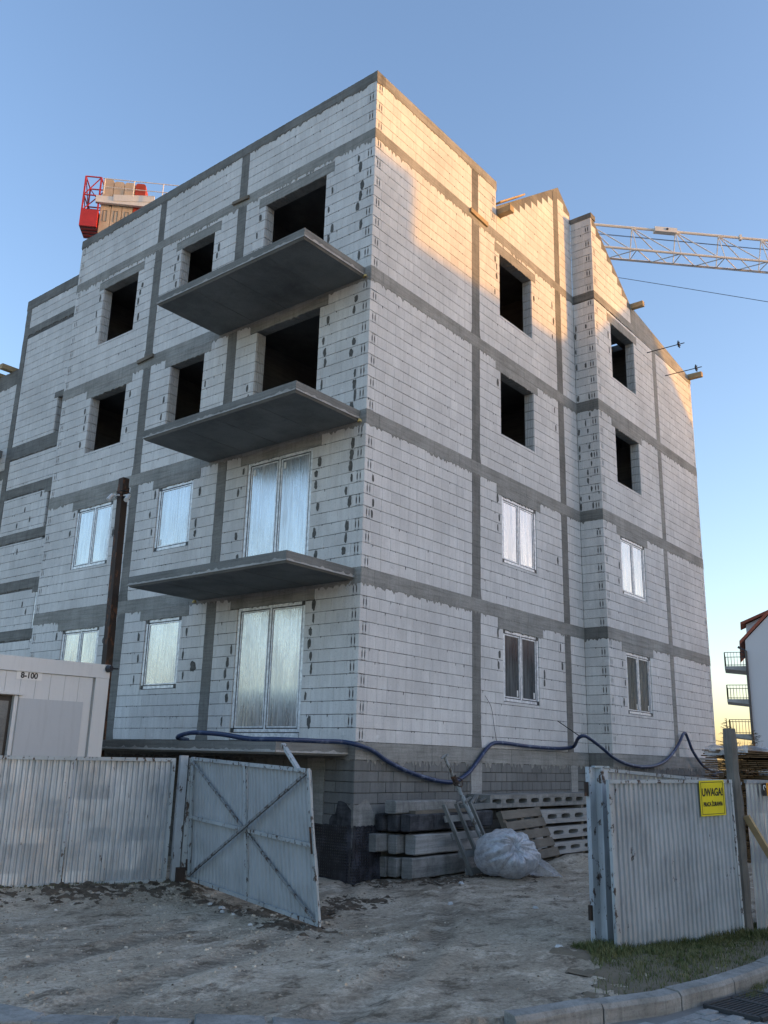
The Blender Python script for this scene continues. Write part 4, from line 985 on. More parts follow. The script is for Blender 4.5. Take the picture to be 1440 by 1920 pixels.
def rail(Q, a0, b0, a1, b1, w, d, n, mat, parent, name='rail'):
    mb = MB(); A = Q.p(a0, b0, n); B = Q.p(a1, b1, n); mb.beam(A, B, w, d, Q.n.cross((B - A).normalized()), .0015) if False else mb.beam(A, B, d, w, (Q.n.cross(B - A)).normalized()); return mb.build(name, mat, parent)
# left fence
HP = Vector((-2.60, .70, 0)); fd = Vector((-.92, .39, 0)).normalized()
def lf(d, z): v = HP + fd * d; return (v.x, v.y, z)
lfence = thing('corrugated_fence', lf(2, -1.86), 'dented pale grey corrugated metal fence left of the open gate', 'fence', 'site fence panels')
QL = Patch4(lf(5.4, -1.90), lf(.22, -1.86), lf(.22, -.315), lf(5.4, -.36))
L_ = QL.w
for i in range(4): sheet(QL, i / 4 + .0015, (i + 1) / 4 - .0015, .072, .022, parent=lfence)
rail(QL, 0, .99, 1, .99, .045, .05, .022, 'gate_frame', lfence, 'top_rail'); rail(QL, 0, .012, 1, .012, .05, .04, .018, 'gate_frame', lfence, 'bottom_rail'); rail(QL, .996, 0, .996, 1, .045, .05, .02, 'gate_frame', lfence, 'end_rail')
for a in (.5, .745): rail(QL, a, .02, a, .98, .03, .012, .017, 'gate_frame', lfence, 'seam_strip')
# hinge post
gp_ = thing('gate_post', (-2.60, .70, -1.9), 'pale blocky steel gate post between the left fence and the open leaf', 'post', 'gate posts')
mb = MB(); mb.beam((-2.70, .73, -1.98), (-2.70, .73, -.27), .10, .10, Vector((.92, -.39, 0)), .002); mb.build('tube', 'post_paint', gp_)
mb = MB(); mb.beam((-2.62, .66, -1.72), (-2.62, .66, -.30), .06, .07, Vector((.92, -.39, 0)), .002); mb.build('hinge_bar', 'gate_frame', gp_)
for z in (-.55, -1.65):
    mb = MB(); mb.tube([(-2.60, .60, z - .07), (-2.60, .60, z + .07)], .026, 8); mb.build('hinge', 'rusty_steel', gp_)
mb = MB(); mb.beam((-2.66, .68, -2.0), (-2.66, .68, -1.68), .17, .12, Vector((.92, -.39, 0)), .01); mb.build('rusty_foot', 'rusty_steel', gp_)
# open left leaf
QG = Patch4((-2.585, .58, -1.82), (-3.215, -2.365, -1.965), (-3.345, -2.225, -.372), (-2.63, .62, -.285))
leaf = thing('gate_leaf', (-2.59, .6, -1.84), 'open pale blue corrugated gate leaf with crossed braces standing in the yard entrance', 'gate', 'gate leaves')
sheet(QG, .004, .497, .088, -.016, -.012, 'gate_sheet', leaf, .01, .99); sheet(QG, .503, .996, .088, -.016, -.012, 'gate_sheet', leaf, .01, .99)
for (a, b, c, d, nm) in ((0, .985, 1, .985, 'top_rail'), (0, .012, 1, .012, 'bottom_rail'), (.007, 0, .007, 1, 'hinge_stile'), (.992, 0, .992, 1, 'free_stile'), (.007, .5, .992, .5, 'middle_rail'), (.5, .02, .5, .98, 'middle_stile')):
    rail(QG, a, b, c, d, .042 if 'stile' not in nm or nm == 'middle_stile' else .055, .026, .012 if nm != 'middle_stile' else .008, 'gate_frame', leaf, nm)
rail(QG, .02, .03, .98, .96, .028, .03, .036, 'brace_paint', leaf, 'brace'); rail(QG, .02, .96, .98, .03, .028, .026, .033, 'brace_paint', leaf, 'brace')
mb = MB(); mb.beam(QG.p(.985, .45, .0), QG.p(.985, .62, .0), .07, .06); mb.build('lock_case', 'rusty_steel', leaf)
mb = MB(); mb.beam(QG.p(.80, 1.15, -.02), QG.p(.93, .975, .01), .05, .035); mb.build('stop_bar', 'gate_frame', leaf)
mb = MB(); mb.tube([QG.p(.99, .02, .02), QG.p(.99, -.02, .02) + Vector((.05, -.05, 0)), QG.p(.99, -.03, .02) + Vector((.12, -.12, -.02))], .012, 6); mb.build('drop_bolt', 'rusty_steel', leaf)
# right: post, folded back leaf, fence, wooden post, second fence
rp = thing('gate_post', (-1.72, -4.77, -2.0), 'pale blue flaking steel gate post on the right of the entrance', 'post', 'gate posts')
for (x, y, w) in ((-1.72, -4.77, .06), (-1.66, -4.86, .10)):
    mb = MB(); mb.beam((x, y, -2.05), (x - .0, y, -.275), w, .10, Vector((.94, -.33, 0)), .002); mb.build('tube' if w > .08 else 'hinge_bar', 'post_paint', rp)
mb = MB(); mb.beam((-1.72, -4.80, -.272), (-1.61, -4.91, -.272), .12, .02); mb.build('cap_plate', 'gate_frame', rp)
for z in (-.5, -1.7):
    mb = MB(); mb.tube([(-1.78, -4.74, z - .07), (-1.78, -4.74, z + .07)], .024, 8); mb.build('hinge', 'rusty_steel', rp)
QR2 = Patch4((-1.55, -4.78, -1.9), (1.35, -5.30, -2.0), (1.35, -5.30, -.415), (-1.55, -4.78, -.285))
leaf2 = thing('gate_leaf', (-1.5, -4.8, -1.95), 'second corrugated gate leaf folded back behind the right fence', 'gate', 'gate leaves')
sheet(QR2, .01, .99, .09, .016, 0, 'zinc_sheet', leaf2, .01, .985); rail(QR2, 0, .99, 1, .99, .035, .05, .02, 'gate_frame', leaf2, 'top_rail'); rail(QR2, .005, 0, .005, 1, .05, .05, .01, 'gate_frame', leaf2, 'hinge_stile')
QR = Patch4((-1.90, -5.06, -2.01), (-.10, -5.69, -1.99), (-.135, -5.68, -.375), (-1.93, -5.05, -.40))
rfence = thing('corrugated_fence', (-1, -5.4, -2.0), 'grey corrugated metal fence panel carrying the yellow warning sign', 'fence', 'site fence panels')
for i in range(2): sheet(QR, i / 2 + .002, (i + 1) / 2 - .002, .066, .019, parent=rfence, dent=.0022)
rail(QR, 0, .99, 1, .99, .035, .04, .018, 'gate_frame', rfence, 'top_rail'); rail(QR, .004, 0, .004, 1, .04, .04, .012, 'gate_frame', rfence, 'end_rail'); rail(QR, .996, 0, .996, 1, .03, .03, .016, 'gate_frame', rfence, 'end_rail')
mb = MB(); mb.tube(catmull([(-1.62, -4.92, -.86), (-1.75, -4.98, -.84), (-1.88, -5.03, -.80)], 5), .008, 5); mb.build('tie_wire', 'rusty_steel', rfence)
QZ = Patch4((.12, -5.78, -1.99), (3.3, -6.85, -1.99), (3.3, -6.85, -.39), (.10, -5.77, -.375))
zf = thing('corrugated_fence', (1.5, -6.3, -2), 'bright zinc corrugated fence panel at the right edge of the picture', 'fence', 'site fence panels')
for i in range(3): sheet(QZ, i / 3 + .002, (i + 1) / 3 - .002, .076, .018, 0, 'zinc_sheet', zf)
rail(QZ, 0, .99, 1, .99, .04, .04, .016, 'zinc_sheet', zf, 'top_rail')
wp = MB(); N = 14; pts = []; rr = []
for i in range(N + 1): t = i / N; pts.append((-.005 + .012 * math.sin(t * 5), -5.70 + .02 * t, -2.1 + 2.29 * t)); rr.append(.074 + .006 * math.sin(i * 2.1) + (.014 if i in (8, 9) else 0))
wp.tube(pts, rr, 9); tag(wp.build('wooden_post', 'post_wood', base=(0, -5.7, -2.0), smooth=False), 'thick weathered round wooden post between the two right fence panels', 'post')
timber('brace_plank', (-.02, -5.80, -.76), (.42, -6.30, -1.92), .085, .03, 'pale sawn plank leaning diagonally against the right wooden post', 'plank', up=Vector((.9, -.4, 0)))

# signs
def text(name, s, P, u, z, size, sx, n, mat, parent, bold=.0):
    cu = bpy.data.curves.new(name, 'FONT'); cu.body = s; cu.size = size; cu.align_x = 'CENTER'; cu.align_y = 'CENTER'; cu.extrude = .0008; cu.offset = bold
    o = bpy.data.objects.new('tmp', cu); COL.objects.link(o); bpy.context.view_layer.update()
    me = bpy.data.meshes.new_from_object(o.evaluated_get(bpy.context.evaluated_depsgraph_get())); bpy.data.objects.remove(o)
    b = BASE[parent.name]
    for v in me.vertices: x, y, zz = v.co; v.co = P(u + x * sx, z + y, n + zz) - b
    me.materials.clear(); me.materials.append(MATS[mat]); ob = bpy.data.objects.new(name, me); COL.objects.link(ob); ob.parent = parent; return ob
def plate(name, P, u0, u1, z0, z1, n, th, mat, parent=None, base=None):
    mb = MB(); mb.hexa([P(u0, z0, n), P(u1, z0, n), P(u1, z0, n + th), P(u0, z0, n + th), P(u0, z1, n), P(u1, z1, n), P(u1, z1, n + th), P(u0, z1, n + th)]); return mb.build(name, mat, parent, base)
def PFn(u, z, n): v = FA + fw * u + fn * n; return Vector((v.x - .03 * (z + 2) / 1.6, v.y, z + (u - 1.6) * .035))
sg = thing('warning_sign', PFn(1.58, -.57, .03), 'yellow warning sign reading UWAGA! with black lettering', 'sign', 'site signs')
plate('plate', PFn, 1.375, 1.785, -.755, -.385, .034, .004, 'sign_yellow', sg)
for (a, b, c, d) in ((1.395, 1.765, -.739, -.733), (1.395, 1.765, -.407, -.401), (1.395, 1.401, -.733, -.407), (1.759, 1.765, -.733, -.407)): plate('border', PFn, a, b, c, d, .0385, .0012, 'sign_black', sg)
text('lettering', 'UWAGA!', PFn, 1.58, -.512, .112, .76, .040, 'sign_black', sg, .0035); text('lettering', 'PRACA ŻURAWIA', PFn, 1.58, -.635, .060, .66, .040, 'sign_black', sg, .0025)
sg2 = thing('notice_sign', PFn(2.55, -.48, .03), 'small black and orange notice on the right zinc fence', 'sign', 'site signs')
plate('plate', PFn, 2.40, 2.475, -.575, -.435, .075, .004, 'sign_black', sg2); plate('plate', PFn, 2.476, 2.66, -.575, -.435, .075, .004, 'sign_orange', sg2)
for i, (w, h_) in enumerate(((.13, .016), (.10, .008), (.11, .010), (.13, .014))): plate('print_line', PFn, 2.50, 2.50 + w, -.463 - i * .03, -.463 + h_ - i * .03, .0795, .001, 'sign_black', sg2)
mb = MB(); mb.tube([PFn(2.437 + .02 * math.cos(a * .5), -.485 + .026 * math.sin(a * .5), .081) for a in range(10)], .005, 5); mb.build('emblem', 'sign_white', sg2)

# ================================================================== site container
CY = 2.99; cz0, cz1 = -1.6, 1.06
def PC(u, z, n): return Vector((-2.50 - u * .993, CY + u * .12, 0)) + Vector((-.12, -.993, 0)) * n + Vector((0, 0, z))
ct = thing('site_container', PC(3, cz0, -1.2), 'white site office container with an open doorway and number plate 8-100', 'container')
plate('shell', lambda u, z, n: PC(u, z, n), .02, 6.0, cz0, cz1 - .1, -2.4, 2.35, 'container_paint', ct)
plate('roof_beam', PC, -.02, 6.04, cz1 - .21, cz1, -2.42, 2.45, 'container_paint', ct)
plate('corner_post', PC, -.02, .20, cz0, cz1 - .212, -.2, .225, 'container_paint', ct)
for i in range(26):
    u = .24 + i * .222
    if 1.33 < u + .111 < 2.45: plate('wall_panel', PC, u, u + .218, .53, cz1 - .215, -.05, .056, 'container_paint', ct)
    else: plate('wall_panel', PC, u, u + .218, cz0, cz1 - .215, -.05, .056, 'container_paint', ct)
plate('shutter', PC, .36, 1.34, -1.2, .47, .007, .012, 'container_panel', ct)
plate('doorway', PC, 1.42, 2.35, cz0, .50, -.048, .005, 'sign_black', ct)  # flat black plate painting the dark of the opening
plate('door_frame', PC, 1.36, 1.415, cz0, .50, .001, .02, 'container_paint', ct)
plate('doorway_shade', PC, 1.47, 2.3, cz0, .42, -.041, .02, 'concrete_dark', ct)  # dark panel standing for the shade inside the open doorway
plate('drip_rail', PC, 1.30, 2.5, .51, .545, .007, .045, 'container_paint', ct)
pn = plate('number_plate', PC, 1.045, 1.425, .735, .855, .008, .004, 'sign_white', ct)
def PCm(u, z, n): return PC(2.47 - u, z, n)
text('number', '8-100', PCm, 1.235, .794, .115, .95, .014, 'sign_black', ct, .004)
mb = MB(); mb.tube([PC(.02, cz1 - .06, .03), PC(.0, cz1 - .06, .10)], [.06, .045], 10); mb.tube([PC(.0, cz1 - .06, .10), PC(-.14, cz1 - .05, .05)], .012, 6); mb.build('lamp', 'dark_metal', ct)
# rusty post with two flood lights
st = thing('steel_post', (-1.30, 4.85, -2), 'tall rusty dark steel post with two white floodlights beside the container', 'post')
mb = MB()
for (w, d) in ((.145, .14),): mb.beam((-1.33, 4.70, -2.1), (-1.27, 4.955, 4.80), w, d, Vector((1, 0, 0)), .003)
mb.build('shaft', 'rusty_steel', st)
mb = MB(); mb.beam((-1.27, 4.94, 4.45), (-1.27, 4.945, 4.62), .165, .155, Vector((1, 0, 0))); mb.build('strap', 'rusty_steel', st)
for z in (4.40, 4.46, 4.52):
    mb = MB(); mb.tube([Vector((-1.27, 4.94, z)) + Vector((math.cos(a) * .13, math.sin(a) * .12, ru(-.01, .01))) for a in [k * .628 for k in range(11)]], .008, 4); mb.build('wire_loop', 'wire_black', st)
for (p, q_) in (((-1.42, 5.05, 4.46), (-1.50, 5.06, 4.34)), ((-1.30, 4.70, 4.42), (-1.42, 4.60, 4.28))):
    mb = MB(); mb.beam((-1.3, 4.9, 4.45), p, .03, .03); fl = mb.build('lamp_arm', 'white_plastic', st)
    mb = MB(); mb.tube([p, q_], [.035, .045], 10); mb.build('floodlight', 'white_plastic', fl)

# ================================================================== things stacked by the wall
def cbeam(a, b, w, h_, label, mat='old_concrete', group='concrete lintel beams stacked by the wall'):
    a = Vector(a); b = Vector(b); mb = MB(); d = (b - a).normalized(); sx = d.cross(Vector((0, 0, 1))).normalized(); c = .02; ring = []
    for t in [0, .004] + [i / 8 for i in range(1, 8)] + [.996, 1]:
        p = a + (b - a) * t; e = .02 if t in (0, 1) else 0
        pr = [(-w / 2 + c, -h_ / 2), (w / 2 - c, -h_ / 2), (w / 2, -h_ / 2 + c), (w / 2, h_ / 2 - c), (w / 2 - c, h_ / 2), (-w / 2 + c, h_ / 2), (-w / 2, h_ / 2 - c), (-w / 2, -h_ / 2 + c)]
        ring.append([p + sx * (x * (1 - e * 3) + ru(-.004, .004)) + Vector((0, 0, z * (1 - e * 3) + ru(-.004, .004))) for x, z in pr])
    for r in ring: mb.v.extend(r)
    for i in range(len(ring) - 1):
        for j in range(8): mb.f.append((i * 8 + j, i * 8 + (j + 1) % 8, (i + 1) * 8 + (j + 1) % 8, (i + 1) * 8 + j)); mb.t.append(.5)
    mb.f += [tuple(range(7, -1, -1)), tuple((len(ring) - 1) * 8 + j for j in range(8))]; mb.t += [.5, .5]
    return tag(mb.build('concrete_beam', mat, base=(a + b) / 2), label, 'concrete beam', group)
L1z, L2z, L3z = -1.83, -1.495, -1.18
cbeam((.70, -.50, L1z), (2.55, -.46, L1z), .20, .30, 'front concrete beam in the bottom layer of the stack')
cbeam((.62, -.28, L1z + .005), (2.5, -.27, L1z), .17, .28, 'second concrete beam from the front in the bottom layer')
cbeam((.60, -.105, L1z), (2.5, -.09, L1z), .14, .29, 'third concrete beam from the front in the bottom layer')
cbeam((.40, .02, L1z + .01), (.60, .03, L1z + .01), .01, .01, 'x') if False else None
cbeam((.78, -.50, L2z), (2.75, -.47, L2z - .01), .20, .29, 'long pale concrete beam in the middle layer of the stack', 'concrete_pale')
cbeam((.60, -.29, L2z), (2.7, -.27, L2z), .16, .28, 'second concrete beam from the front in the middle layer')
cbeam((.34, -.10, L2z + .02), (2.6, -.10, L2z), .17, .26, 'concrete beam sticking out furthest left in the middle layer')
cbeam((.66, -.49, L3z), (3.05, -.46, L3z + .01), .19, .25, 'front dark stained concrete beam in the top layer of the stack', 'tarred_concrete')
cbeam((.58, -.29, L3z), (2.9, -.27, L3z), .18, .25, 'second black tarred beam from the front in the top layer', 'tarred_concrete')
cbeam((.50, -.10, L3z), (2.9, -.09, L3z), .15, .25, 'rearmost black tarred beam in the top layer', 'tarred_concrete')
cbeam((.52, -.30, -.955), (2.15, -.30, -.965), .22, .19, 'flat pale concrete beam lying on top of the stack', 'old_concrete')
timber('loose_plank', (.85, -.47, -1.03), (2.5, -.50, -1.02), .14, .05, 'dark plank lying on the top layer of beams', 'plank', 'old_wood')
timber('loose_plank', (2.3, -.42, -.99), (3.2, -.42, -.97), .22, .09, 'short pale wood block at the right end of the beam stack', 'plank', 'grey_wood')
OFC = ['leftmost splintered wood offcut heaped on the beam stack', 'second wood offcut from the left on the beam stack', 'middle wood offcut of the small heap on the beams', 'second wood offcut from the right on the beam stack', 'rightmost wood offcut on the beam stack beside the brown pallet']
for i in range(9):
    a = Vector((2.2 + min(i, 4) * .17 + rnd() * .05, -.35 + ru(-.1, .1), -.93 + rnd() * .05)); an = ru(-.8, .8)
    if i > 4: continue
    timber('wood_offcut', a, a + Vector((math.cos(an) * .35, math.sin(an) * .2, ru(-.06, .12))), .045, .03, OFC[min(i, 4)], 'offcut', 'grey_wood', 'wood offcuts on the beam stack')
# hollow core slabs
class PlX(Plane): pass
for i, (zt, zb, x0, x1, y, mt) in enumerate(((-.80, -1.02, 3.05, 8.4, -.50, 'old_concrete'), (-1.085, -1.325, 4.25, 8.6, -.60, 'concrete_pale'), (-1.39, -1.605, 4.4, 8.6, -.60, 'concrete_pale'), (-1.675, -1.885, 4.5, 8.6, -.60, 'concrete_pale'))):
    mb = MB(); P = Plane((0, y, 0), (1, 0, 0), (0, -1, 0)); u = x0
    n = int((x1 - x0) / (.44 if i == 0 else .53)); w = (x1 - x0) / n
    for j in range(n): holecell(mb, P, x0 + j * w, x0 + (j + 1) * w, zb, zt, w * .33, (zt - zb) * .19, 0, .35, 14, 4.)
    yb = -.03
    mb.add([(x0, y, zt), (x1, y, zt), (x1, yb, zt), (x0, yb, zt), (x0, y, zb), (x1, y, zb), (x1, yb, zb), (x0, yb, zb)], ((0, 1, 2, 3), (4, 5, 6, 7), (0, 3, 7, 4), (1, 2, 6, 5), (3, 2, 6, 7)))
    tag(mb.build('hollow_core_slab', mt, base=(5.5, -.3, zb)), ['topmost hollow concrete slab of the stack, grey and weathered', 'second hollow concrete slab from the top of the stack', 'third hollow concrete slab from the top of the stack', 'bottom hollow concrete slab of the stack'][i], 'concrete slab', 'hollow slabs stacked by the wall')
SPL = {-1.085: 'wooden spacer under the topmost hollow slab', -1.39: 'wooden spacer under the second hollow slab', -1.675: 'wooden spacer under the third hollow slab', -1.99: 'wooden spacer under the bottom hollow slab'}
for zt in (-1.085, -1.39, -1.675, -1.99):
    for x in (4.65, 6.4, 8.0):
        timber('spacer_block', (x, -.55, zt + (.03 if zt > -1.9 else .05)), (x, -.1, zt + (.03 if zt > -1.9 else .05)), .1, .058 if zt > -1.9 else .1, SPL[zt] + ' ' + {4.65: 'near its left end', 6.4: 'beside the right gate post', 8.0: 'hidden deep behind the right fence'}[x], 'spacer', 'old_wood', 'spacers in the slab stack')
# leaning pallets
def pallet(TL, TR, BR, BL, nb, ns, label, mat, bw, sw):
    Q = Patch4(BL, BR, TR, TL); t = thing('pallet', Q.p(.5, 0), label, 'pallet', 'leaning pallets')
    for i in range(nb):
        b = (i + .5) / nb; mb = MB(); A = Q.p(0 + ru(-.01, .01), b + ru(-.01, .01), .03); B = Q.p(1 + ru(-.01, .01), b + ru(-.01, .01), .03)
        if ns > 3: pass
        mb.beam(A, B, .022, bw, Q.q[3] - Q.q[0], .003); mb.build('board', mat, t)
    for i in range(ns):
        a = .05 + .9 * i / (ns - 1); mb = MB(); mb.beam(Q.p(a, 0, -.03), Q.p(a, 1, -.03), sw, .08, Q.n, .003); mb.build('stringer', mat, t)
    return t
pallet((3.02, -.68, -1.06), (4.38, -.66, -1.02), (4.50, -1.02, -1.84), (3.12, -1.02, -1.88), 5, 3, 'brown slatted pallet leaning on the hollow slabs behind the plastic bag', 'old_wood', .145, .10)
QP = Patch4((1.72, -.95, -1.97), (2.55, -.95, -1.97), (2.22, -.60, -.91), (1.40, -.62, -.93)); pt = thing('pallet', QP.p(.5, 0), 'narrow grey wooden pallet leaning on the beam stack like a ladder', 'pallet', 'leaning pallets')
for a in (.02, .45, .97):
    mb = MB(); mb.beam(QP.p(a, .0, .05), QP.p(a, 1.0, .05), .055, .045, QP.n.cross(QP.q[3] - QP.q[0]), .002); mb.build('batten', 'grey_wood', pt)
for b in (.06, .30, .55, .80):
    mb = MB(); mb.beam(QP.p(-.08, b, .015), QP.p(1.0, b, .015), .025, .10, QP.q[3] - QP.q[0], .002); mb.build('board', 'grey_wood', pt)
# steel prop
pr_ = thing('steel_prop', (2.35, -1.05, -1.95), 'speckled adjustable steel prop leaning against the beam stack', 'prop')
pa = Vector((2.30, -1.08, -1.93)); pb = Vector((1.41, -.68, -.185)); dd = (pb - pa).normalized(); Lp = (pb - pa).length
mb = MB(); mb.tube([pa, pa + dd * Lp * .80], .036, 10); mb.build('outer_tube', 'prop_steel', pr_, smooth=True)
mb = MB(); mb.tube([pa + dd * Lp * .79, pb], .025, 10); mb.build('inner_tube', 'prop_steel', pr_, smooth=True)
mb = MB(); mb.tube([pa + dd * Lp * .76, pa + dd * Lp * .785, pa + dd * Lp * .79, pa + dd * Lp * .83], [.052, .052, .045, .045], 10); mb.build('collar_nut', 'rusty_steel', pr_)
mb = MB(); sd_ = dd.cross(Vector((0, 1, 0))).normalized(); mb.tube(catmull([pa + dd * Lp * .80 - sd_ * .07, pa + dd * Lp * .77 - sd_ * .1 + Vector((0, -.05, 0)), pa + dd * Lp * .74 + Vector((0, -.07, 0)), pa + dd * Lp * .79 + sd_ * .08], 4), .009, 5); mb.build('pin', 'rusty_steel', pr_)
mb = MB(); mb.tube([pb, pb + dd * .012], .075, 8); mb.build('head_plate', 'prop_steel', pr_)
# rubbish in a translucent plastic bag
bg_ = thing('plastic_bag', (2.05, -1.45, -1.97), 'big translucent plastic bag stuffed with rubbish lying by the pallets', 'bag')
mb = MB(); NU, NV = 110, 44; vs = []
AX = Vector((-.42, -.80, .42)).normalized(); AY = AX.cross(Vector((0, 0, 1))).normalized(); AZ = AX.cross(AY)
pl_ = [(ru(5, 8), rnd() * 6, .5), (11, rnd() * 6, .6), (19, rnd() * 6, .45), (31, rnd() * 6, .25)]
for j in range(NV + 1):
    ph = math.pi * j / NV - math.pi / 2; near = smooth((ph + .5) / 1.9)
    for i in range(NU):
        th = 2 * math.pi * i / NU; d = AX * math.sin(ph) + (AY * math.cos(th) + AZ * math.sin(th)) * math.cos(ph)
        f_ = sum(w_ * abs(math.sin(round(k_) * th / 2 + o_ + .8 * math.sin(ph * 2.3 + o_))) for k_, o_, w_ in pl_) / 1.8 - .5
        r = 1 + f_ * (.06 + .20 * near) * math.cos(ph) ** .5 + .22 * (vn(d.x * 2.2 + 5, d.z * 2.2 + d.y * 2.6) - .5) 
        r -= .30 * max(0, (ph - 1.05) / .52) ** 2
        p = Vector((2.08 + d.x * r * .57, -1.40 + d.y * r * .44, -1.64 + d.z * r * .34)); p.z += .07 * math.exp(-((p.x - 1.75) / .25) ** 2) if d.z > .3 else 0
        g_ = gz(p.x, p.y) + .004; p.z = max(p.z, g_ + .012 * rnd()); vs.append(p)
fs = [(j * NU + i, j * NU + (i + 1) % NU, (j + 1) * NU + (i + 1) % NU, (j + 1) * NU + i) for j in range(NV) for i in range(NU)]
mb.add(vs, fs); mb.build('film', 'plastic_film', bg_, smooth=True, recalc=False)
mb = MB(); vs = []; NA = 20                               # loose skirt of film trailing to the right
for j in range(5):
    for i in range(NA + 1):
        t = i / NA; r = j / 4; base_ = Vector((2.35 + .1 * t, -1.75 + .9 * t, -1.62)); end = Vector((2.85 + .16 * math.sin(t * 9), -1.98 + .75 * t + .08 * math.sin(t * 14), -1.98))
        p = base_ * (1 - r) + end * r + Vector((0, 0, .05 * math.sin(t * 21 + r * 3) * r * (1 - r) * 3)); p.z = max(p.z, gz(p.x, p.y) + .006); vs.append(p)
mb.add(vs, [(j * (NA + 1) + i, j * (NA + 1) + i + 1, (j + 1) * (NA + 1) + i + 1, (j + 1) * (NA + 1) + i) for j in range(4) for i in range(NA)]); mb.build('skirt', 'plastic_film', bg_, smooth=True, recalc=False)
mb = MB()
for i in range(9): rock(mb, 1.75 + rnd() * .55, -1.55 + rnd() * .35, -1.85 + rnd() * .35, ru(.10, .2), 1.)
mb.build('rubbish', 'rubbish_dark', bg_)
kp = Vector((2.08, -1.40, -1.64)) + Vector((AX.x * .57, AX.y * .44, AX.z * .34)) * .74
mb = MB()
for i in range(9):
    a = i * .7; e = (AY * math.cos(a) + AZ * math.sin(a)); e2 = (AY * math.cos(a + .55) + AZ * math.sin(a + .55))
    mb.add([kp, kp + e * ru(.05, .09) + AX * ru(.08, .14), kp + e2 * ru(.05, .09) + AX * ru(.06, .14)], ((0, 1, 2),))
mb.build('knot', 'plastic_film', bg_, recalc=False)
mb = MB(); mb.tube([(-.06, 1.02, -1.3), (-.07, 1.02, -.93)], .022, 6); tag(mb.build('marker_stake', 'pink_paint', base=(-.06, 1.02, -1.3)), 'bright pink marker stick standing behind the black membrane', 'stick')

# ================================================================== stacks of boards behind the right fence
def lumber(x0, x1, y0, y1, z0, z1, label, rot=0):
    cx, cy = (x0 + x1) / 2, (y0 + y1) / 2; t = thing('timber_stack', (cx, cy, z0), label, 'timber stack', 'timber stacks behind the right fence')
    mb = MB(); z = z0
    while z < z1:
        y = y0
        while y < y1:
            w = ru(.09, .16); e = ru(-.10, .10); mb.box(x0 + e, y, z, x1 + ru(-.1, .1), y + w - .008, z + .022); y += w
        z += .037
        if rnd() < .12: z += .03
    tag(mb.build('boards', 'stack_wood', t), kind='stuff')
    return t
l1 = lumber(9.0, 12, -3.05, -2.2, -2.0, .13, 'tall stack of brown boards behind the wooden post')
l2 = lumber(8.2, 11, -4.7, -3.12, -2.0, .08, 'wide stack of brown boards behind the zinc fence at the right edge')
for (t, x0, x1, y0, y1, z) in ((l1, 8.95, 12.05, -3.08, -2.18, .12),):
    mb = MB(); vs = []; NN = 12
    for j in range(6):
        for i in range(NN + 1): vs.append((x0 + (.0 if j > 0 else -.02), y0 + (y1 - y0) * i / NN, z - .12 + .05 * j + .05 * vn(i * .9, j * 1.3)) if j < 3 else (x0 + (x1 - x0) * (j - 3) / 2, y0 + (y1 - y0) * i / NN, z + .05 + .07 * vn(i * .8, j * 2.)))
    mb.add(vs, [(j * (NN + 1) + i, j * (NN + 1) + i + 1, (j + 1) * (NN + 1) + i + 1, (j + 1) * (NN + 1) + i) for j in range(5) for i in range(NN)]); mb.build('cover_film', 'plastic_film', t, smooth=True, recalc=False)

# ================================================================== tower crane
CZ = 25.0; jd = Vector((.715, -.699, 0)).normalized(); jn = Vector((.699, .715, 0)); CJ = Vector((27.1, 7.3, CZ)) + jn * .5
cr = thing('tower_crane', tuple((CJ - jd * 13).xy) + (-2.0,), 'white tower crane with red frame and stacked counterweights rising behind the building', 'crane')
MX = CJ - jd * 13.0
def cp(s, w, z): return CJ + jd * s + jn * w + Vector((0, 0, z))
def bar(mb, a, b, r): mb.tube([a, b], r, 6)
mb = MB()
for w in (-.5, .5): bar(mb, cp(-12, w, 0), cp(26, w, 0), .062)
mb.build('lower_chord', 'crane_cream', cr); mb = MB(); bar(mb, cp(-12, 0, 1.56), cp(26, 0, 1.62), .07); mb.build('top_chord', 'crane_cream', cr)
per = 2.35
for i in range(-5, 11):
    mb = MB(); s = i * per + 1.35
    for w in (-.5, .5):
        bar(mb, cp(s, w, 0), cp(s, 0, 1.57), .032); bar(mb, cp(s, 0, 1.57), cp(s + per * .85, w, 0), .030)
    bar(mb, cp(s, -.5, 0), cp(s + per / 2, .5, 0), .028); bar(mb, cp(s + per / 2, .5, 0), cp(s + per, -.5, 0), .028); bar(mb, cp(s, -.5, 0), cp(s, .5, 0), .028)
    mb.build('lattice_bay', 'crane_cream', cr)
mb = MB(); mb.beam(cp(2.55, 0, 1.58), cp(3.75, 0, 1.585), .30, .26); mb.build('pivot_joint', 'crane_cream', cr)
mb = MB(); mb.tube([cp(3.2, -.19, 1.60), cp(3.2, -.16, 1.60)], .06, 10); mb.build('pivot_pin', 'wire_black', cr)
mb = MB(); mb.beam(cp(7.2, 0, 1.60), cp(7.32, 0, 1.60), .16, .30); mb.build('rope_guide', 'crane_cream', cr)
mb = MB(); mb.beam(cp(10.6, 0, 1.62), cp(11.2, 0, 1.62), .26, .26); mb.build('trolley_stop', 'dark_metal', cr)
mb = MB(); bar(mb, cp(-12, .1, 1.15), cp(26, .1, 1.1), .011); bar(mb, cp(-12, -.1, .95), cp(5, -.12, .95), .011); bar(mb, cp(5, -.12, .95), cp(26, -.1, .9), .011); mb.build('hoist_rope', 'dark_metal', cr)
mb = MB(); bar(mb, cp(-10, 0, -.35), cp(26, 0, -.22), .014); mb.build('trolley_rope', 'dark_metal', cr)
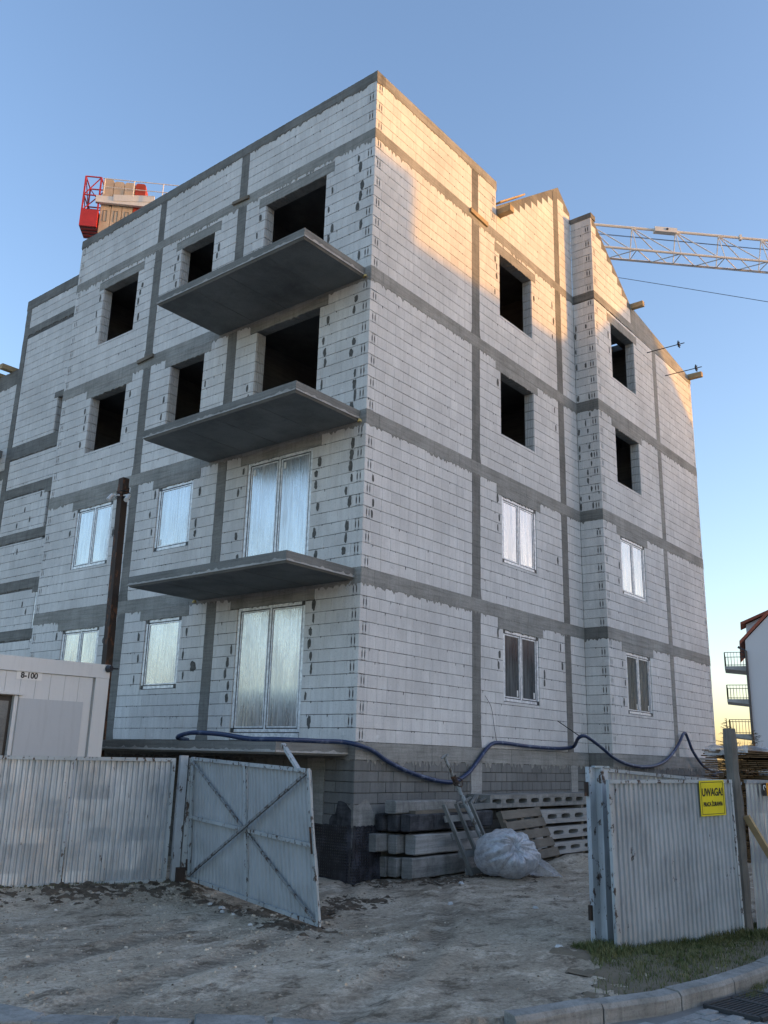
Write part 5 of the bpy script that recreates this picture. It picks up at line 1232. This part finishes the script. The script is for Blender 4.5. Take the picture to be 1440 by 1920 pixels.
# mast
mb = MB()
for (a, b) in ((-.8, -.8), (.8, -.8), (.8, .8), (-.8, .8)): bar(mb, cp(-13 + a, b, -27), cp(-13 + a, b, 2.6), .09)
for k in range(13):
    z = -27 + k * 2.1
    for (a, b, c, d) in ((-.8, -.8, .8, -.8), (.8, -.8, .8, .8), (.8, .8, -.8, .8), (-.8, .8, -.8, -.8)): bar(mb, cp(-13 + a, b, z), cp(-13 + c, d, z + 2.1), .045); bar(mb, cp(-13 + a, b, z), cp(-13 + c, d, z), .04)
mb.build('mast', 'crane_cream', cr)
# counter jib: white beams, walkway rail, weights, red frame
s0 = (Vector((9.1, 25.0, CZ)) - CJ).dot(jd)
mb = MB(); mb.beam(cp(s0 - .1, -.55, .02), cp(-13, -.55, -.1), .16, .36); mb.beam(cp(s0 + 2.6, -.60, .25), cp(s0 + .7, -.60, .12), .10, .34); mb.build('counter_jib_beam', 'crane_cream', cr)
mb = MB(); mb.beam(cp(s0 - .1, .55, .02), cp(-13, .55, -.1), .16, .36); mb.build('counter_jib_beam', 'crane_cream', cr)
mb = MB(); bar(mb, cp(s0 + .2, -.9, .95), cp(-13, -.9, .85), .022); bar(mb, cp(s0 + .2, -.9, .5), cp(-13, -.9, .42), .02)
for k in range(9): bar(mb, cp(s0 + .3 + k * 1.35, -.9, .1), cp(s0 + .3 + k * 1.35, -.9, .95), .022)
mb.build('walkway_rail', 'crane_cream', cr)
for k, (mt, top) in enumerate((('weight_concrete', 1.27), ('weight_concrete', 1.17), ('weight_concrete', 1.17), ('weight_red', 1.17))):
    s = s0 + .13 + k * .50; mb = MB(); a, b = s, s + .47; zt, zb = top, -1.75; c = .08
    pr2 = [(a, zb + c), (a + c, zb), (b - c, zb), (b, zb + c), (b, zt - c), (b - c, zt), (a + c, zt), (a, zt - c)]
    vs = [cp(x, -.42, z) for x, z in pr2] + [cp(x, .45, z) for x, z in pr2]
    mb.add(vs, [tuple(range(8)), tuple(range(15, 7, -1))] + [(i, (i + 1) % 8, 8 + (i + 1) % 8, 8 + i) for i in range(8)]); cwt = mb.build('counterweight', mt, cr)
    mb = MB()
    for (x0, x1, z0, z1) in ((a + .14, a + .16, -1.05, -.45), (a + .30, a + .32, -1.05, -.45), (a + .14, a + .32, -.47, -.45), (a + .14, a + .32, -1.05, -1.03)): mb.beam(cp(x0, -.425, z0), cp(x1, -.425, z0), .012, .01) if abs(z1 - z0) < .03 else mb.beam(cp((x0 + x1) / 2, -.425, z0), cp((x0 + x1) / 2, -.425, z1), .02, .012)
    mb.build('lettering_frame', 'dark_metal', cwt)  # plain bars standing for the unreadable lettering on the weight
rs_ = s0 - .70
mb = MB()
RZ0, RZ1 = -1.45, 1.25
cor = [(0, -.5), (.72, -.5), (.72, .5), (0, .5)]
for (a, b) in cor: mb.beam(cp(rs_ + a - .25 * 0, b, RZ0 + .1), cp(rs_ + a, b, RZ1), .07, .07, jd)
for z in (.25, RZ1):
    for i in range(4): a, b = cor[i]; c, d = cor[(i + 1) % 4]; mb.beam(cp(rs_ + a, b, z), cp(rs_ + c, d, z), .05, .05)
for i in range(4):
    a, b = cor[i]; c, d = cor[(i + 1) % 4]; mb.beam(cp(rs_ + a, b, .25), cp(rs_ + c, d, RZ1), .04, .04); mb.beam(cp(rs_ + c, d, .25), cp(rs_ + a, b, -.6), .04, .04)
mb.build('red_cage', 'crane_red', cr)
mb = MB(); p8 = [cp(rs_ - .03, -.56, -1.45), cp(rs_ + .76, -.56, -1.45), cp(rs_ + .76, .56, -1.45), cp(rs_ - .03, .56, -1.45), cp(rs_ - .03, -.56, -.55), cp(rs_ + .76, -.56, -.55), cp(rs_ + .76, .56, -.55), cp(rs_ - .03, .56, -.55)]
mb.hexa(p8); mb.build('red_box', 'crane_red', cr)
for k in range(4):
    mb = MB(); w = -.42 + k * .28; mb.beam(cp(rs_ + .0, w, -1.455), cp(rs_ + .72, w, -1.455), .05, .03); mb.build('floor_slat', 'dark_metal', cr)
mb = MB(); mb.beam(cp(rs_ + .12, 0, -.45), cp(rs_ + .6, 0, -.45), .5, .24); mb.build('winch', 'dark_metal', cr)
def sight(u, v, dist):
    d = F + R2 * ((u - 720) / 1672.82) - U2 * ((v - 960) / 1672.82); d = d / math.hypot(d.x, d.y); return CAM + d * dist
mb = MB(); mb.tube([sight(1040, 505, 46), sight(1170, 522, 46), sight(1300, 543, 45), sight(1440, 566, 44), sight(1600, 596, 43)], .016, 5); mb.build('slack_rope', 'dark_metal', cr)

# ================================================================== neighbouring house on the right
SC = 80 / 70
def far(x, y, z): return CAM + (Vector((x, y, z)) - CAM) * SC
ef = Vector((.954, .301, 0)); er = Vector((.301, -.954, 0)); h0 = far(56.19, 11.22, 0); h0.z = 0
def hp_(r, f, z): v = h0 + er * r + ef * f; return Vector((v.x, v.y, z))
hs_ = thing('white_house', tuple(hp_(6, 6, 0).xy) + (-2.0,), 'white rendered neighbouring house with red roof and three balconies at the right edge', 'house')
ez, rz = 10.1, 16.8; W = 13.0; D = 14.0
mb = MB(); pr3 = [(0, -2.2), (W, -2.2), (W, ez), (W / 2, rz), (0, ez)]
vs = [hp_(r, 0, z) for r, z in pr3] + [hp_(r, D, z) for r, z in pr3]; mb.add(vs, [(0, 1, 2, 3, 4), (9, 8, 7, 6, 5)] + [(i, (i + 1) % 5, 5 + (i + 1) % 5, 5 + i) for i in range(5)]); mb.build('wall', 'white_render', hs_)
for sgn in (0, 1):
    mb = MB(); a, b = (-.45, W / 2) if sgn == 0 else (W + .45, W / 2); za = ez - .45 * (rz - ez) / (W / 2) + .12; zb = rz + .12
    mb.hexa([hp_(a, -.12, za), hp_(a, D + .3, za), hp_(b, D + .3, zb), hp_(b, -.12, zb), hp_(a, -.12, za + .3), hp_(a, D + .3, za + .3), hp_(b, D + .3, zb + .3), hp_(b, -.12, zb + .3)]); mb.build('roof', 'roof_tile', hs_)
mb = MB(); mb.hexa([hp_(.2, 2, 10.9), hp_(.2, 4.5, 10.9), hp_(3.4, 4.5, 10.9), hp_(3.4, 2, 10.9), hp_(.2, 2, 11.7), hp_(.2, 4.5, 11.7), hp_(3.4, 4.5, 13.2), hp_(3.4, 2, 13.2)]); dm = mb.build('dormer', 'white_render', hs_)
mb = MB(); mb.hexa([hp_(-.25, 1.6, 11.62), hp_(-.25, 4.9, 11.62), hp_(3.4, 4.9, 13.2), hp_(3.4, 1.6, 13.2), hp_(-.25, 1.6, 11.85), hp_(-.25, 4.9, 11.85), hp_(3.4, 4.9, 13.45), hp_(3.4, 1.6, 13.45)]); mb.build('roof', 'roof_tile', dm)
mb = MB(); mb.tube([hp_(-.6, -.1, ez - .55), hp_(-.02, -.12, ez - .9), hp_(-.02, -.12, -2)], .11, 6); mb.build('drainpipe', 'dark_metal', hs_)
for z in (8.05, 5.35, 2.55):
    mb = MB(); mb.hexa([hp_(-1.75, .6, z - .22), hp_(0, .6, z - .42), hp_(0, 4.2, z - .42), hp_(-1.75, 4.2, z - .22), hp_(-1.75, .6, z), hp_(0, .6, z), hp_(0, 4.2, z), hp_(-1.75, 4.2, z)]); bs = mb.build('balcony', 'concrete_pale', hs_)
    mb = MB(); pts = [(0, .65), (-1.70, .65), (-1.70, 4.15), (0, 4.15)]
    for a, b in zip(pts[:-1], pts[1:]):
        mb.beam(hp_(*a, z + 1.15), hp_(*b, z + 1.15), .05, .05); mb.beam(hp_(*a, z + .1), hp_(*b, z + .1), .05, .05); n = int(math.dist(a, b) / .22)
        for i in range(n + 1): t = i / n; r, f = a[0] + (b[0] - a[0]) * t, a[1] + (b[1] - a[1]) * t; mb.beam(hp_(r, f, z), hp_(r, f, z + 1.15), .022 if 0 < i < n else .09, .022)
    mb.build('railing', 'dark_metal', bs)
mb = MB(); p_ = far(56.3, 9.5, 0); mb.tube([(p_.x, p_.y, -2), (p_.x, p_.y, 1.9)], .06, 6); tag(mb.build('vent_pole', 'dark_metal', base=(p_.x, p_.y, -2)), 'short dark pole before the white house at the right edge', 'pole')
# spruces and a bare bush
def spruce(x, y, top, label):
    t = thing('spruce_tree', (x, y, -2), label, 'tree', 'far spruce trees'); mb = MB(); mb.tube([(x, y, -2), (x, y, top)], [.14, .02], 6); mb.build('trunk', 'bark', t)
    mb = MB(); hgt = top + 2
    for k in range(150):
        f = rnd() ** .7; z = top - f * (hgt - .3); rr = (.12 + f * 1.9) * ru(.45, 1.1); a = rnd() * 6.283; dr = Vector((math.cos(a), math.sin(a), ru(-.1, .35))); p0 = Vector((x, y, z)); nseg = max(2, int(rr / .13))
        mb.tube([p0, p0 + dr * rr], [.016, .004], 3, False)
        for s in range(nseg):
            c_ = p0 + dr * rr * (s + .7) / nseg
            for _ in range(4):
                e = dr * ru(.05, .16) + Vector((ru(-1, 1), ru(-1, 1), ru(-.9, .5))) * .11; sd2 = Vector((ru(-1, 1), ru(-1, 1), ru(-1, 1))).normalized() * .016
                mb.add([c_ - sd2, c_ + sd2, c_ + e], ((0, 1, 2),))
    mb.build('crown', 'needles', t, recalc=False)
spruce(46.2, 9.68, 2.75, 'dark spruce tree beyond the timber stack, seen above the wooden post'); spruce(46.9, 8.35, 2.05, 'dark spruce tree against the corner of the white house'); spruce(48.5, 10.6, 1.5, 'low dark spruce tree beside the end of the blue hose')
bt = thing('bare_bush', (47, 9.1, -2), 'leafless brownish bush between the two far spruces', 'bush'); mb = MB()
for i in range(110):
    a = rnd() * 6.283; l = ru(1.6, 3.6); p0 = Vector((47 + ru(-.3, .3), 9.1 + ru(-.3, .3), -2)); p1 = p0 + Vector((math.cos(a) * l * .28, math.sin(a) * l * .28, l)); mb.tube([p0, p1], [.02, .006], 3, False)
    for _ in range(5): t = ru(.4, .95); b0 = p0 + (p1 - p0) * t; mb.tube([b0, b0 + Vector((ru(-.35, .35), ru(-.35, .35), ru(.1, .4)))], [.009, .004], 3, False)
mb.build('twigs', 'twigs', bt, recalc=False)

# ================================================================== houses across the street (behind the camera): they shade and mirror in the front
PX = Vector((.85, .53, 0)).normalized(); SX = Vector((SUN_H.x, SUN_H.y, 0)); DD = 42.0; ADD = DD * math.tan(SUN_EL)
def np_(p, s, z): v = PX * p + SX * (DD + s); return Vector((v.x, v.y, z))
nb = thing('shading_house', tuple(np_(0, 5, 0).xy) + (-2.0,), 'tall rendered house across the street, outside the view, shading the lower storeys', 'house')
zr = 9.30 + ADD
mb = MB(); a, b = -16, 6.4; pr4 = [(-5, -2.2), (5, -2.2), (5, zr - 4), (0, zr), (-5, zr - 4)]
vs = [np_(a, s + 0, z) for s, z in pr4] + [np_(b, s, z) for s, z in pr4]; mb.add(vs, [(0, 1, 2, 3, 4), (9, 8, 7, 6, 5)] + [(i, (i + 1) % 5, 5 + (i + 1) % 5, 5 + i) for i in range(5)]); mb.build('wall', 'yellow_render', nb)
mb = MB(); zt = 10.55 + ADD; mb.hexa([np_(-8, -2, -2), np_(1.05, -2, -2), np_(1.05, 2, -2), np_(-8, 2, -2), np_(-8, -2, zt), np_(1.05, -2, zt), np_(1.05, 2, zt), np_(-8, 2, zt)]); mb.build('stair_tower', 'yellow_render', nb)
mb = MB(); pk = 8.65; zp = 10.95 + ADD; pr5 = [(5.3, -2.2), (12.0, -2.2), (12.0, zp - 3.35 * .86), (pk, zp), (5.3, zp - 3.35 * .86)]
vs = [np_(p, -6, z) for p, z in pr5] + [np_(p, 5, z) for p, z in pr5]; mb.add(vs, [(0, 1, 2, 3, 4), (9, 8, 7, 6, 5)] + [(i, (i + 1) % 5, 5 + (i + 1) % 5, 5 + i) for i in range(5)]); mb.build('gable_wing', 'yellow_render', nb)
for p in (-13, -9, -5, -1, 3):
    for z in (0, 3, 6):
        mb = MB(); mb.hexa([np_(p, -5.03, z), np_(p + 1.4, -5.03, z), np_(p + 1.4, -4.9, z), np_(p, -4.9, z), np_(p, -5.03, z + 1.5), np_(p + 1.4, -5.03, z + 1.5), np_(p + 1.4, -4.9, z + 1.5), np_(p, -4.9, z + 1.5)]); mb.build('window', 'house_glass', nb)
def simple_house(c, ax, L1, L2, hw, hr, label):
    ax = Vector((ax[0], ax[1], 0)).normalized(); bx = Vector((-ax.y, ax.x, 0)); c = Vector((c[0], c[1], 0))
    t = thing('far_house', (c.x, c.y, -2), label, 'house', 'houses outside the view'); mb = MB(); pr6 = [(-L2, -2.2), (L2, -2.2), (L2, hw), (-L2, hw)]
    P = lambda a, b, z: c + ax * a + bx * b + Vector((0, 0, z))
    mb.hexa([P(-L1, -L2, -2.2), P(L1, -L2, -2.2), P(L1, L2, -2.2), P(-L1, L2, -2.2), P(-L1, -L2, hw), P(L1, -L2, hw), P(L1, L2, hw), P(-L1, L2, hw)]); mb.build('wall', 'yellow_render', t)
    mb = MB(); o = .5; mb.add([P(-L1 - o, -L2 - o, hw - .1), P(L1 + o, -L2 - o, hw - .1), P(L1 + o, 0, hr), P(-L1 - o, 0, hr), P(L1 + o, L2 + o, hw - .1), P(-L1 - o, L2 + o, hw - .1)], ((0, 1, 2, 3), (3, 2, 4, 5), (0, 3, 5), (1, 4, 2), (0, 5, 4, 1))); mb.build('roof', 'roof_tile', t)
simple_house((47, -24), (.5, .85), 12, 5, 6.6, 9.6, 'low tiled house across the street, outside the view to the right')
simple_house((-42, 40), (.6, .8), 9, 5, 1.2, 3.6, 'low tiled house far behind the container side, outside the view')
simple_house((-52, 22), (.2, .98), 10, 5, 1.6, 4.2, 'second low tiled house on the far left side, outside the view')
simple_house((-36, 60), (.9, .4), 10, 5, 1.6, 4.4, 'third low tiled house on the far left side, outside the view')
